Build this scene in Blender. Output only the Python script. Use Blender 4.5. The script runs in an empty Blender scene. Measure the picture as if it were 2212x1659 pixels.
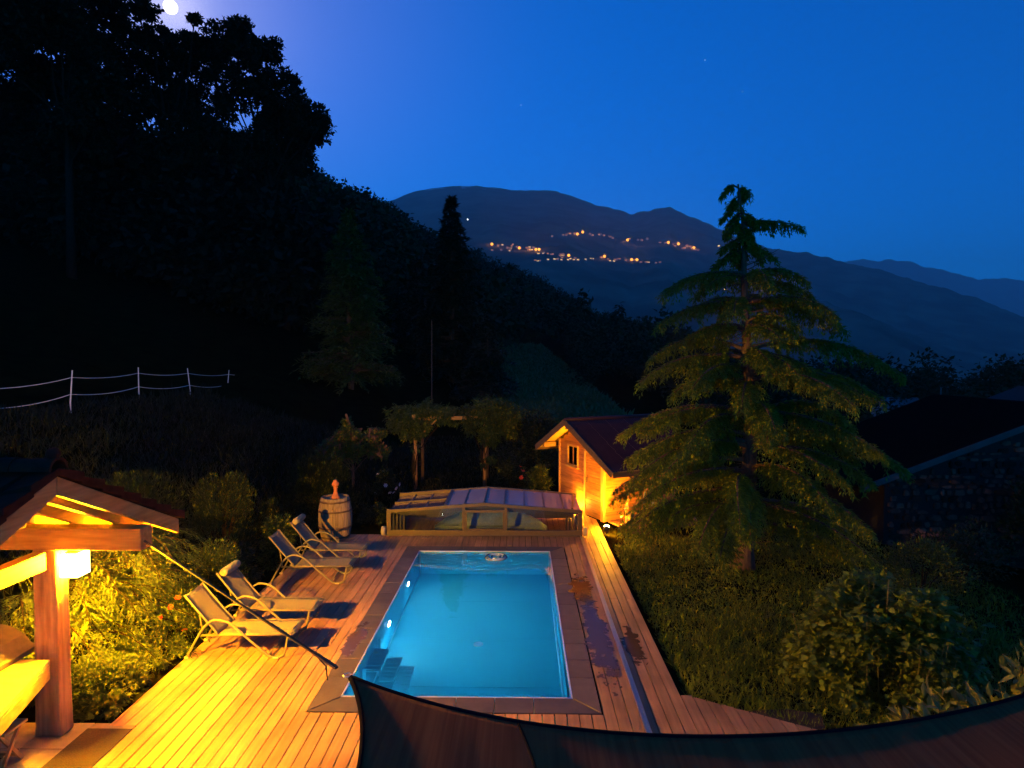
import bpy, math, random
import numpy as np
from mathutils import Vector, Matrix

rng = np.random.default_rng(11)
random.seed(11)
S = bpy.context.scene
COL = S.collection
R = math.radians

# ---------------------------------------------------------------- camera
H = 4.37                                   # eye height above the deck
FOC = 1306.0 / 2212.0                      # focal length in picture widths
PITCH = math.atan((829.5 - 781) / 1306.0)
YAW = math.atan((1125 - 1106) / 1306.0 * math.cos(PITCH))
cam_d = bpy.data.cameras.new('camera')
cam_d.sensor_width = 36.0
cam_d.lens = 36.0 * FOC
cam_d.clip_start = 0.05
cam_d.clip_end = 90000.0
cam = bpy.data.objects.new('camera', cam_d)
COL.objects.link(cam)
cam.location = (0, 0, H)
cam.rotation_euler = (math.pi / 2 - PITCH, 0, YAW)
S.camera = cam

# ---------------------------------------------------------------- sky, moon as the one sun lamp, exposure
MOON_AZ = R(-29.75)                         # left of +Y
MOON_EL = R(26.65)
moon_dir = Vector((math.sin(MOON_AZ) * math.cos(MOON_EL), math.cos(MOON_AZ) * math.cos(MOON_EL), math.sin(MOON_EL)))
W = bpy.data.worlds.new('World')
S.world = W
W.use_nodes = True
nt = W.node_tree
nt.nodes.clear()
w_out = nt.nodes.new('ShaderNodeOutputWorld')
w_bg = nt.nodes.new('ShaderNodeBackground')
w_sky = nt.nodes.new('ShaderNodeTexSky')
w_sky.sky_type = 'NISHITA'
w_sky.sun_disc = False
w_sky.sun_elevation = MOON_EL
w_sky.sun_rotation = MOON_AZ
w_sky.altitude = 800
w_sky.air_density = 1.0
w_sky.dust_density = 0.2
w_sky.ozone_density = 3.0
w_mul = nt.nodes.new('ShaderNodeMix'); w_mul.data_type = 'RGBA'; w_mul.blend_type = 'MULTIPLY'
w_mul.inputs[0].default_value = 1.0
w_mul.inputs[7].default_value = (0.004, 0.37, 1.0, 1)      # tungsten white balance turns the night air deep blue
nt.links.new(w_sky.outputs[0], w_mul.inputs[6])
# glow of the moonlit air round the moon
w_geo = nt.nodes.new('ShaderNodeNewGeometry')
w_dot = nt.nodes.new('ShaderNodeVectorMath'); w_dot.operation = 'DOT_PRODUCT'
w_dot.inputs[1].default_value = (-moon_dir.x, -moon_dir.y, -moon_dir.z)
nt.links.new(w_geo.outputs['Incoming'], w_dot.inputs[0])
def wmath(op, a, b):
    n = nt.nodes.new('ShaderNodeMath'); n.operation = op
    for i, x in enumerate((a, b)):
        if isinstance(x, (int, float)): n.inputs[i].default_value = x
        else: nt.links.new(x, n.inputs[i])
    return n.outputs[0]
w_c = wmath('MAXIMUM', w_dot.outputs['Value'], 0.0)
def wscale(sock, col):
    n = nt.nodes.new('ShaderNodeVectorMath'); n.operation = 'SCALE'
    n.inputs[0].default_value = col
    nt.links.new(sock, n.inputs['Scale'])
    return n.outputs[0]
def wadd(a, b):
    n = nt.nodes.new('ShaderNodeVectorMath'); n.operation = 'ADD'
    nt.links.new(a, n.inputs[0]); nt.links.new(b, n.inputs[1])
    return n.outputs[0]
GLOW = [(26, (0.85, 0.2, 0.0)), (160, (1.6, 1.1, 0.6)), (1500, (3.5, 2.9, 2.2))]
acc = w_mul.outputs[2]
for p, c in GLOW:
    acc = wadd(acc, wscale(wmath('POWER', w_c, p), c))
nt.links.new(acc, w_bg.inputs[0])
w_bg.inputs[1].default_value = 0.158
nt.links.new(w_bg.outputs[0], w_out.inputs[0])

sun_d = bpy.data.lights.new('moonlight', 'SUN')
sun_d.energy = 0.1
sun_d.angle = R(0.5)
sun_d.color = (0.45, 0.66, 1.0)
sun = bpy.data.objects.new('moonlight', sun_d)
COL.objects.link(sun)
sun.rotation_euler = (-moon_dir).to_track_quat('-Z', 'Y').to_euler()

S.view_settings.view_transform = 'Standard'
S.view_settings.look = 'None'
S.view_settings.exposure = 0.0
S.view_settings.gamma = 1.0
S.view_settings.use_curve_mapping = False
S.render.engine = 'CYCLES'
cy = S.cycles
cy.use_denoising = True
cy.max_bounces = 8
cy.diffuse_bounces = 3
cy.glossy_bounces = 4
cy.transmission_bounces = 8
cy.transparent_max_bounces = 12
cy.volume_bounces = 0
cy.caustics_reflective = False
cy.caustics_refractive = False
cy.sample_clamp_indirect = 60.0
cy.use_light_tree = True

# ---------------------------------------------------------------- picture measurements -> places
_fw = Vector((-math.sin(YAW) * math.cos(PITCH), math.cos(YAW) * math.cos(PITCH), -math.sin(PITCH)))
_rt = Vector((math.cos(YAW), math.sin(YAW), 0))
_up = _rt.cross(_fw)
def ray(px, py): return _fw + _rt * ((px - 1106) / 1306) - _up * ((py - 829.5) / 1306)
def G(px, py, z=0.0):
    d = ray(px, py); return Vector((0, 0, H)) + d * ((z - H) / d.z)
def A(px, py, Y):
    d = ray(px, py); return Vector((0, 0, H)) + d * (Y / d.y)

# ---------------------------------------------------------------- helpers
def link(o, parent=None):
    COL.objects.link(o)
    if parent is not None: o.parent = parent
    return o
def tag(o, label=None, cat=None, group=None, kind=None):
    if label: o['label'] = label
    if cat: o['category'] = cat
    if group: o['group'] = group
    if kind: o['kind'] = kind
    return o
def thing(name, label, cat, loc=(0, 0, 0), rz=0.0, group=None):
    o = bpy.data.objects.new(name, None)
    o.empty_display_size = 0.2
    link(o); o.location = loc; o.rotation_euler = (0, 0, rz)
    return tag(o, label, cat, group)
def npmesh(name, V, Fc, mat=None, smooth=False):
    V = np.asarray(V, np.float32); Fc = np.asarray(Fc, np.int32)
    me = bpy.data.meshes.new(name)
    k = Fc.shape[1]; m = len(Fc)
    me.vertices.add(len(V)); me.vertices.foreach_set('co', V.ravel())
    me.loops.add(m * k); me.loops.foreach_set('vertex_index', Fc.ravel())
    me.polygons.add(m)
    me.polygons.foreach_set('loop_start', np.arange(0, m * k, k, dtype=np.int32))
    if smooth: me.polygons.foreach_set('use_smooth', np.ones(m, bool))
    me.update(calc_edges=True)
    if mat: me.materials.append(mat)
    return me
def npobj(name, V, Fc, mat, parent=None, smooth=False):
    return link(bpy.data.objects.new(name, npmesh(name, V, Fc, mat, smooth)), parent)
def copy_tree(o, parent=None):
    c = o.copy(); COL.objects.link(c); c.parent = parent
    for ch in list(o.children): copy_tree(ch, c)
    return c

class MB:
    def __init__(s): s.v = []; s.f = []
    def add(s, vs, fs):
        n = len(s.v); s.v += [tuple(p) for p in vs]; s.f += [tuple(i + n for i in f) for f in fs]; return s
    def hexa(s, c):
        return s.add(c, [(3, 2, 1, 0), (4, 5, 6, 7), (0, 1, 5, 4), (1, 2, 6, 5), (2, 3, 7, 6), (3, 0, 4, 7)])
    def box(s, x0, x1, y0, y1, z0, z1):
        return s.hexa([(x0, y0, z0), (x1, y0, z0), (x1, y1, z0), (x0, y1, z0), (x0, y0, z1), (x1, y0, z1), (x1, y1, z1), (x0, y1, z1)])
    def beam(s, a, b, w, h, up=(0, 0, 1)):
        a = Vector(a); b = Vector(b); d = (b - a).normalized(); up = Vector(up)
        sx = d.cross(up).normalized() * (w / 2); sz = sx.cross(d).normalized() * (h / 2)
        return s.hexa([a - sx - sz, a + sx - sz, b + sx - sz, b - sx - sz, a - sx + sz, a + sx + sz, b + sx + sz, b - sx + sz])
    def tube(s, pts, r, n=8, flat=1.0):
        pts = [Vector(p) for p in pts]
        rs = r if hasattr(r, '__len__') else [r] * len(pts)
        vs = []; fs = []
        nrm = None
        for i, p in enumerate(pts):
            d = (pts[min(i + 1, len(pts) - 1)] - pts[max(i - 1, 0)]).normalized()
            if nrm is None:
                nrm = d.orthogonal().normalized()
            nrm = (nrm - d * nrm.dot(d)).normalized()
            b = d.cross(nrm)
            for j in range(n):
                a = 2 * math.pi * j / n
                vs.append(p + (nrm * math.cos(a) + b * math.sin(a) * flat) * rs[i])
        for i in range(len(pts) - 1):
            for j in range(n):
                k = (j + 1) % n
                fs.append((i * n + j, i * n + k, (i + 1) * n + k, (i + 1) * n + j))
        fs.append(tuple(range(n - 1, -1, -1))); fs.append(tuple(range((len(pts) - 1) * n, len(pts) * n)))
        return s.add(vs, fs)
    def lathe(s, prof, n=24, c=(0, 0, 0), closed=True):
        vs = []; fs = []
        for r, z in prof:
            for j in range(n):
                a = 2 * math.pi * j / n
                vs.append((c[0] + r * math.cos(a), c[1] + r * math.sin(a), c[2] + z))
        for i in range(len(prof) - 1):
            for j in range(n):
                k = (j + 1) % n
                fs.append((i * n + j, i * n + k, (i + 1) * n + k, (i + 1) * n + j))
        if closed:
            fs.append(tuple(range(n - 1, -1, -1))); fs.append(tuple(range((len(prof) - 1) * n, len(prof) * n)))
        return s.add(vs, fs)
    def prism(s, poly, z0, z1):
        n = len(poly)
        vs = [(x, y, z0) for x, y in poly] + [(x, y, z1) for x, y in poly]
        fs = [tuple(range(n - 1, -1, -1)), tuple(range(n, 2 * n))] + [(i, (i + 1) % n, n + (i + 1) % n, n + i) for i in range(n)]
        return s.add(vs, fs)
    def slab(s, quad, t):
        """a thick plate: four corners, thickened by t along minus its normal"""
        q = [Vector(p) for p in quad]
        nn = (q[1] - q[0]).cross(q[3] - q[0]).normalized() * t
        return s.hexa([p - nn for p in q] + q)
    def torus(s, c, R0, r, n=28, m=8, flat=1.0):
        vs = []; fs = []
        for i in range(n):
            a = 2 * math.pi * i / n
            for j in range(m):
                b = 2 * math.pi * j / m
                vs.append((c[0] + (R0 + r * math.cos(b)) * math.cos(a), c[1] + (R0 + r * math.cos(b)) * math.sin(a), c[2] + r * flat * math.sin(b)))
        for i in range(n):
            for j in range(m):
                i2 = (i + 1) % n; j2 = (j + 1) % m
                fs.append((i * m + j, i2 * m + j, i2 * m + j2, i * m + j2))
        return s.add(vs, fs)
    def mesh(s, name, mat, smooth=False, off=None):
        me = bpy.data.meshes.new(name)
        v = s.v if off is None else [(p[0] - off[0], p[1] - off[1], p[2] - off[2]) for p in s.v]
        me.from_pydata(v, [], s.f); me.materials.append(mat)
        if smooth: me.polygons.foreach_set('use_smooth', np.ones(len(me.polygons), bool))
        me.update()
        return me
    def build(s, name, mat, parent=None, smooth=False, bevel=0.0, off=None):
        o = bpy.data.objects.new(name, s.mesh(name, mat, smooth, off)); link(o, parent)
        if bevel:
            m = o.modifiers.new('bevel', 'BEVEL'); m.width = bevel; m.segments = 2; m.limit_method = 'ANGLE'
        return o

# ---------------------------------------------------------------- materials
def new_mat(name):
    m = bpy.data.materials.new(name); m.use_nodes = True
    n = m.node_tree.nodes; return m, n, m.node_tree.links, n['Principled BSDF'], n['Material Output']
def rgba(c): return (c[0], c[1], c[2], 1)
def mk(name, c1, c2=None, scale=6.0, rough=0.6, bump=0.0, stretch=(1, 1, 1), metal=0.0, rnd=0.0, spec=0.5, detail=5.0, world=False, c3=None, bscale=None, contrast=(0.3, 0.7), blotch=0.0):
    """procedural surface: stretched noise between two tones, per-object tone shift, fine relief, wear blotches"""
    m, N, L, P, out = new_mat(name)
    P.inputs['Roughness'].default_value = rough
    P.inputs['Metallic'].default_value = metal
    P.inputs['Specular IOR Level'].default_value = spec
    c2 = c2 or tuple(x * 0.75 for x in c1)
    if world:
        g = N.new('ShaderNodeNewGeometry'); src = g.outputs['Position']
    else:
        g = N.new('ShaderNodeTexCoord'); src = g.outputs['Object']
    oi = N.new('ShaderNodeObjectInfo')
    addv = N.new('ShaderNodeVectorMath'); addv.operation = 'ADD'
    sc = N.new('ShaderNodeMath'); sc.operation = 'MULTIPLY'; sc.inputs[1].default_value = 37.0 if not world else 0.0
    L.new(oi.outputs['Random'], sc.inputs[0]); L.new(src, addv.inputs[0]); L.new(sc.outputs[0], addv.inputs[1])
    mp = N.new('ShaderNodeMapping'); mp.inputs['Scale'].default_value = stretch
    L.new(addv.outputs[0], mp.inputs['Vector'])
    no = N.new('ShaderNodeTexNoise'); no.inputs['Scale'].default_value = scale; no.inputs['Detail'].default_value = detail
    L.new(mp.outputs[0], no.inputs['Vector'])
    rp = N.new('ShaderNodeValToRGB')
    rp.color_ramp.elements[0].position = contrast[0]; rp.color_ramp.elements[1].position = contrast[1]
    rp.color_ramp.elements[0].color = rgba(c1); rp.color_ramp.elements[1].color = rgba(c2)
    if c3:
        e = rp.color_ramp.elements.new(0.5 * (contrast[0] + contrast[1])); e.color = rgba(c3)
    L.new(no.outputs[0], rp.inputs[0])
    col = rp.outputs[0]
    if blotch:
        n2 = N.new('ShaderNodeTexNoise'); n2.inputs['Scale'].default_value = 1.3; n2.inputs['Detail'].default_value = 3
        g2 = N.new('ShaderNodeNewGeometry'); L.new(g2.outputs['Position'], n2.inputs['Vector'])
        mr = N.new('ShaderNodeMapRange'); mr.inputs[1].default_value = 0.3; mr.inputs[2].default_value = 0.7
        mr.inputs[3].default_value = 1 - blotch; mr.inputs[4].default_value = 1 + blotch * 0.5
        L.new(n2.outputs[0], mr.inputs[0])
        hs = N.new('ShaderNodeHueSaturation'); L.new(mr.outputs[0], hs.inputs['Value']); L.new(col, hs.inputs['Color']); col = hs.outputs[0]
    if rnd:
        mr = N.new('ShaderNodeMapRange'); mr.inputs[3].default_value = 1 - rnd; mr.inputs[4].default_value = 1 + rnd
        L.new(oi.outputs['Random'], mr.inputs[0])
        hs = N.new('ShaderNodeHueSaturation'); L.new(mr.outputs[0], hs.inputs['Value']); L.new(col, hs.inputs['Color']); col = hs.outputs[0]
    L.new(col, P.inputs['Base Color'])
    if bump:
        b = N.new('ShaderNodeBump'); b.inputs['Strength'].default_value = bump; b.inputs['Distance'].default_value = 0.02
        if bscale:
            n3 = N.new('ShaderNodeTexNoise'); n3.inputs['Scale'].default_value = bscale; n3.inputs['Detail'].default_value = 4
            L.new(mp.outputs[0], n3.inputs['Vector']); L.new(n3.outputs[0], b.inputs['Height'])
        else: L.new(no.outputs[0], b.inputs['Height'])
        L.new(b.outputs[0], P.inputs['Normal'])
    return m
def leafmat(name, c1, c2, transl=0.25, rough=0.5):
    m, N, L, P, out = new_mat(name)
    g = N.new('ShaderNodeNewGeometry')
    mx = N.new('ShaderNodeMix'); mx.data_type = 'RGBA'; mx.inputs[6].default_value = rgba(c1); mx.inputs[7].default_value = rgba(c2)
    L.new(g.outputs['Random Per Island'], mx.inputs[0])
    L.new(mx.outputs[2], P.inputs['Base Color']); P.inputs['Roughness'].default_value = rough
    P.inputs['Specular IOR Level'].default_value = 0.25
    tr = N.new('ShaderNodeBsdfTranslucent'); L.new(mx.outputs[2], tr.inputs[0])
    ms = N.new('ShaderNodeMixShader'); ms.inputs[0].default_value = transl
    L.new(P.outputs[0], ms.inputs[1]); L.new(tr.outputs[0], ms.inputs[2]); L.new(ms.outputs[0], out.inputs[0])
    return m
def emit(name, col, strength):
    m, N, L, P, out = new_mat(name)
    e = N.new('ShaderNodeEmission'); e.inputs[0].default_value = rgba(col); e.inputs[1].default_value = strength
    L.new(e.outputs[0], out.inputs[0]); return m
def thin_glass(name, tint, gloss_rough=0.02, opac=0.0, diff=(0.5, 0.5, 0.55), ior=1.5):
    m, N, L, P, out = new_mat(name)
    t = N.new('ShaderNodeBsdfTransparent'); t.inputs[0].default_value = rgba(tint)
    g = N.new('ShaderNodeBsdfGlossy'); g.inputs['Roughness'].default_value = gloss_rough
    f = N.new('ShaderNodeFresnel'); f.inputs[0].default_value = ior
    a = N.new('ShaderNodeMixShader'); L.new(f.outputs[0], a.inputs[0])
    last = t
    if opac:
        d = N.new('ShaderNodeBsdfDiffuse'); d.inputs[0].default_value = rgba(diff)
        q = N.new('ShaderNodeMixShader'); q.inputs[0].default_value = opac
        L.new(t.outputs[0], q.inputs[1]); L.new(d.outputs[0], q.inputs[2]); last = q
    L.new(last.outputs[0], a.inputs[1]); L.new(g.outputs[0], a.inputs[2]); L.new(a.outputs[0], out.inputs[0])
    return m

M = {}
M['deck'] = mk('deck_timber', (0.39, 0.195, 0.10), (0.26, 0.125, 0.065), 3.0, 0.55, 0.2, (6, 0.45, 6), rnd=0.15, blotch=0.34, spec=0.3)
M['timber'] = mk('larch_timber', (0.42, 0.25, 0.08), (0.27, 0.145, 0.04), 2.2, 0.6, 0.25, (1, 9, 9), rnd=0.1, spec=0.25)
M['timber_y'] = mk('larch_timber_crosswise', (0.42, 0.25, 0.08), (0.27, 0.145, 0.04), 2.2, 0.6, 0.25, (9, 1, 9), rnd=0.1, spec=0.25)
M['timber_z'] = mk('larch_post', (0.45, 0.25, 0.11), (0.25, 0.12, 0.045), 2.0, 0.65, 0.35, (9, 9, 0.9), rnd=0.1, spec=0.25)
M['board'] = mk('roof_board', (0.5, 0.34, 0.12), (0.38, 0.24, 0.08), 2.5, 0.6, 0.1, (1, 9, 9), rnd=0.1)
M['cladding'] = mk('shed_cladding', (0.42, 0.18, 0.05), (0.24, 0.09, 0.025), 2.4, 0.6, 0.4, (9, 1.0, 9), rnd=0.16, spec=0.25)
M['cladding_x'] = mk('shed_cladding_side', (0.42, 0.18, 0.05), (0.24, 0.09, 0.025), 2.4, 0.6, 0.4, (1.0, 9, 9), rnd=0.16, spec=0.25)
M['door'] = mk('door_timber', (0.27, 0.115, 0.035), (0.15, 0.06, 0.018), 2.4, 0.6, 0.4, (9, 1.0, 9), rnd=0.2, spec=0.25)
M['dark_timber'] = mk('weathered_timber', (0.13, 0.08, 0.05), (0.07, 0.04, 0.025), 3, 0.75, 0.3, (1, 8, 8), rnd=0.1)
M['tile'] = mk('clay_tile', (0.055, 0.02, 0.013), (0.03, 0.011, 0.008), 7, 0.95, 0.3, rnd=0.25, spec=0.05)
M['metal_roof'] = mk('shed_roof_sheet', (0.05, 0.018, 0.02), (0.035, 0.012, 0.015), 4, 0.6, 0.1, rnd=0.08, spec=0.2)
M['slate'] = mk('slate_coping', (0.085, 0.058, 0.052), (0.055, 0.038, 0.036), 5, 0.5, 0.25, rnd=0.16, blotch=0.3)
M['stone_pave'] = mk('stone_paving', (0.28, 0.22, 0.16), (0.16, 0.12, 0.09), 6, 0.8, 0.3, rnd=0.1)
M['hearth'] = mk('dark_hearth_stone', (0.11, 0.08, 0.05), (0.06, 0.045, 0.03), 7, 0.9, 0.5)  # dark stone mottled between two brown tones
M['steel'] = mk('brushed_steel', (0.5, 0.5, 0.48), (0.4, 0.4, 0.38), 20, 0.34, 0.02, (1, 20, 1), metal=1.0)
M['liner'] = mk('pool_liner', (0.10, 0.52, 0.62), (0.09, 0.49, 0.59), 0.8, 0.5, 0.0, spec=0.3)
M['liner_step'] = mk('pool_step_white', (0.35, 0.72, 0.8), (0.32, 0.68, 0.77), 4, 0.4)
M['weld'] = mk('pool_weld_seam', (0.62, 0.8, 0.85), (0.55, 0.75, 0.8), 5, 0.35)
M['rim'] = mk('pool_rim', (0.7, 0.75, 0.78), (0.6, 0.66, 0.7), 10, 0.3, metal=0.6)
M['alu'] = mk('bronze_aluminium', (0.135, 0.088, 0.042), (0.11, 0.072, 0.036), 10, 0.4, 0.02, metal=0.35, spec=0.5)
M['alu_dark'] = mk('dark_aluminium', (0.10, 0.075, 0.06), (0.08, 0.06, 0.05), 10, 0.45, metal=0.3)
M['cap'] = mk('beige_plastic', (0.42, 0.34, 0.2), (0.38, 0.3, 0.18), 8, 0.5)
M['tube'] = mk('taupe_tube', (0.17, 0.13, 0.075), (0.14, 0.11, 0.06), 12, 0.45, spec=0.4)
M['sling'] = mk('grey_mesh_sling', (0.22, 0.165, 0.10), (0.18, 0.135, 0.08), 160, 0.75, 0.25, spec=0.2)
M['cushion'] = mk('grey_pillow', (0.25, 0.2, 0.125), (0.2, 0.16, 0.1), 90, 0.85, 0.2)
M['oak'] = mk('barrel_oak', (0.30, 0.20, 0.12), (0.15, 0.095, 0.055), 3, 0.8, 0.5, (9, 9, 0.8), rnd=0.22)
M['iron'] = mk('rusty_hoop', (0.13, 0.07, 0.045), (0.06, 0.035, 0.025), 14, 0.7, 0.3, metal=0.3)
M['terracotta'] = mk('terracotta', (0.5, 0.15, 0.05), (0.36, 0.10, 0.035), 9, 0.75, 0.15)
M['bark_dark'] = mk('dark_bark', (0.03, 0.022, 0.015), (0.015, 0.011, 0.008), 6, 0.95, 0.8, (4, 4, 0.8), spec=0.0)
M['bark'] = mk('bark', (0.14, 0.08, 0.045), (0.06, 0.035, 0.02), 6, 0.9, 0.8, (4, 4, 0.8))
M['stem'] = mk('green_stem', (0.14, 0.135, 0.03), (0.08, 0.08, 0.02), 9, 0.7)
M['twig'] = mk('twig', (0.03, 0.02, 0.01), (0.018, 0.012, 0.006), 9, 0.95, spec=0.1)
M['soil'] = mk('garden_ground', (0.012, 0.013, 0.004), (0.006, 0.005, 0.002), 1.1, 0.95, 0.6, world=True, spec=0.0, bscale=9)
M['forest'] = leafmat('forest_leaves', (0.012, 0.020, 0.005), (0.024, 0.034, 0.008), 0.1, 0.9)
M['mountain'] = None
M['stone'] = mk('rubble_stone', (0.12, 0.065, 0.045), (0.03, 0.017, 0.012), 3, 0.9, 0.6, rnd=0.8, spec=0.1)
M['roof_dark'] = mk('dark_slate_roof', (0.008, 0.007, 0.007), (0.005, 0.005, 0.005), 5, 0.95, 0.3, spec=0.0)
M['mortar'] = mk('dark_mortar', (0.014, 0.01, 0.008), (0.008, 0.006, 0.005), 10, 0.95, 0.4)
M['verge'] = mk('zinc_verge', (0.17, 0.14, 0.14), (0.13, 0.11, 0.11), 6, 0.7, spec=0.2)
M['verge_dim'] = mk('dull_verge_metal', (0.10, 0.08, 0.075), (0.07, 0.055, 0.05), 3, 0.8, spec=0.1)
M['white'] = mk('white_plastic', (0.75, 0.75, 0.75), (0.65, 0.65, 0.66), 8, 0.5)
M['plaster'] = mk('pale_plaster', (0.42, 0.38, 0.34), (0.34, 0.3, 0.27), 0.4, 0.9, rnd=0.2)
M['rubber'] = mk('door_mat', (0.04, 0.022, 0.011), (0.022, 0.012, 0.006), 90, 0.95, 0.7)
M['black'] = mk('black_plastic', (0.015, 0.014, 0.013), (0.01, 0.01, 0.01), 8, 0.5)
M['hose'] = mk('green_hose', (0.2, 0.24, 0.2), (0.15, 0.18, 0.15), 10, 0.4)
M['zinc'] = mk('dull_zinc', (0.2, 0.16, 0.09), (0.16, 0.125, 0.07), 12, 0.5, metal=0.4)
M['brass'] = mk('brass_hook', (0.6, 0.42, 0.16), (0.5, 0.33, 0.12), 12, 0.35, metal=0.9)
M['strap'] = mk('webbing_strap', (0.045, 0.028, 0.014), (0.03, 0.018, 0.01), 60, 0.8, 0.3)
M['pane_dark'] = thin_glass('window_glass', (0.5, 0.5, 0.5), 0.03)
M['encl_glass'] = thin_glass('enclosure_glass', (0.82, 0.86, 0.88), 0.02)
M['encl_poly'] = thin_glass('twinwall_polycarbonate', (0.5, 0.48, 0.5), 0.25, 0.75, (0.55, 0.42, 0.40))
M['encl_poly_dark'] = thin_glass('grey_polycarbonate', (0.45, 0.45, 0.5), 0.12, 0.45, (0.17, 0.12, 0.16))
M['ring'] = thin_glass('clear_vinyl', (0.8, 0.93, 0.97), 0.05, 0.3, (0.75, 0.9, 0.95))
M['reflection'] = mk('pale_reflection_tone', (0.22, 0.26, 0.30), (0.15, 0.18, 0.22), 24, 0.4, 0.3)  # pale tone stands for reflections in the cover glass
M['petal'] = mk('white_petal', (0.8, 0.74, 0.74), (0.7, 0.62, 0.64), 9, 0.7)
M['petal_red'] = mk('red_petal', (0.45, 0.05, 0.02), (0.34, 0.03, 0.015), 9, 0.7)
M['snowless'] = None
M['needle'] = leafmat('cedar_needles', (0.10, 0.135, 0.010), (0.24, 0.26, 0.02), 0.4)
M['juniper'] = leafmat('juniper_sprays', (0.045, 0.065, 0.008), (0.10, 0.12, 0.014), 0.25)
M['larch'] = leafmat('larch_needles', (0.08, 0.085, 0.012), (0.12, 0.12, 0.018), 0.25)
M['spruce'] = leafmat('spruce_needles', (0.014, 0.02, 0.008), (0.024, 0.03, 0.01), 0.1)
M['leaf_currant'] = leafmat('currant_leaves', (0.07, 0.10, 0.008), (0.17, 0.195, 0.016), 0.3)
M['leaf_olive'] = leafmat('olive_leaves', (0.05, 0.07, 0.011), (0.10, 0.12, 0.018), 0.25)
M['leaf_dark'] = leafmat('dark_leaves', (0.016, 0.024, 0.004), (0.034, 0.042, 0.008), 0.2)
M['leaf_bright'] = leafmat('fresh_leaves', (0.05, 0.078, 0.01), (0.11, 0.135, 0.018), 0.25)
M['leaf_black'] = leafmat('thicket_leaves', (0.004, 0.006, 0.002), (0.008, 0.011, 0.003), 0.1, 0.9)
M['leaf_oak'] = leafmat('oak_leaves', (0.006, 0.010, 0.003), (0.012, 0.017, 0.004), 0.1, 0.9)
M['grass'] = leafmat('grass_blades', (0.065, 0.09, 0.008), (0.19, 0.22, 0.02), 0.35)
M['grass_dark'] = leafmat('rough_grass', (0.008, 0.011, 0.002), (0.018, 0.02, 0.004), 0.15)

# the woven sail: brown net lit from one side, with a soft weave and stretch lines
def sail_mat():
    m, N, L, P, out = new_mat('sail_cloth')
    tc = N.new('ShaderNodeTexCoord')
    mp = N.new('ShaderNodeMapping'); mp.inputs['Scale'].default_value = (9, 0.18, 1)
    L.new(tc.outputs['Object'], mp.inputs[0])
    no = N.new('ShaderNodeTexNoise'); no.inputs['Scale'].default_value = 3; no.inputs['Detail'].default_value = 6
    L.new(mp.outputs[0], no.inputs[0])
    rp = N.new('ShaderNodeValToRGB'); rp.color_ramp.elements[0].position = 0.35; rp.color_ramp.elements[1].position = 0.68
    rp.color_ramp.elements[0].color = (0.25, 0.085, 0.028, 1); rp.color_ramp.elements[1].color = (0.36, 0.135, 0.042, 1)
    L.new(no.outputs[0], rp.inputs[0])
    w = N.new('ShaderNodeTexWave'); w.inputs['Scale'].default_value = 60; w.bands_direction = 'DIAGONAL'
    L.new(tc.outputs['Object'], w.inputs[0])
    b = N.new('ShaderNodeBump'); b.inputs['Strength'].default_value = 0.15; b.inputs['Distance'].default_value = 0.004
    L.new(w.outputs[0], b.inputs['Height']); L.new(b.outputs[0], P.inputs['Normal'])
    L.new(rp.outputs[0], P.inputs['Base Color']); P.inputs['Roughness'].default_value = 0.9
    P.inputs['Specular IOR Level'].default_value = 0.1
    tr = N.new('ShaderNodeBsdfTranslucent'); L.new(rp.outputs[0], tr.inputs[0])
    ms = N.new('ShaderNodeMixShader'); ms.inputs[0].default_value = 0.35
    L.new(P.outputs[0], ms.inputs[1]); L.new(tr.outputs[0], ms.inputs[2]); L.new(ms.outputs[0], out.inputs[0])
    return m
M['sail'] = sail_mat()
M['sail_hem'] = mk('sail_hem', (0.009, 0.008, 0.012), (0.006, 0.006, 0.009), 40, 0.95, 0.2, spec=0.0)

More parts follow.
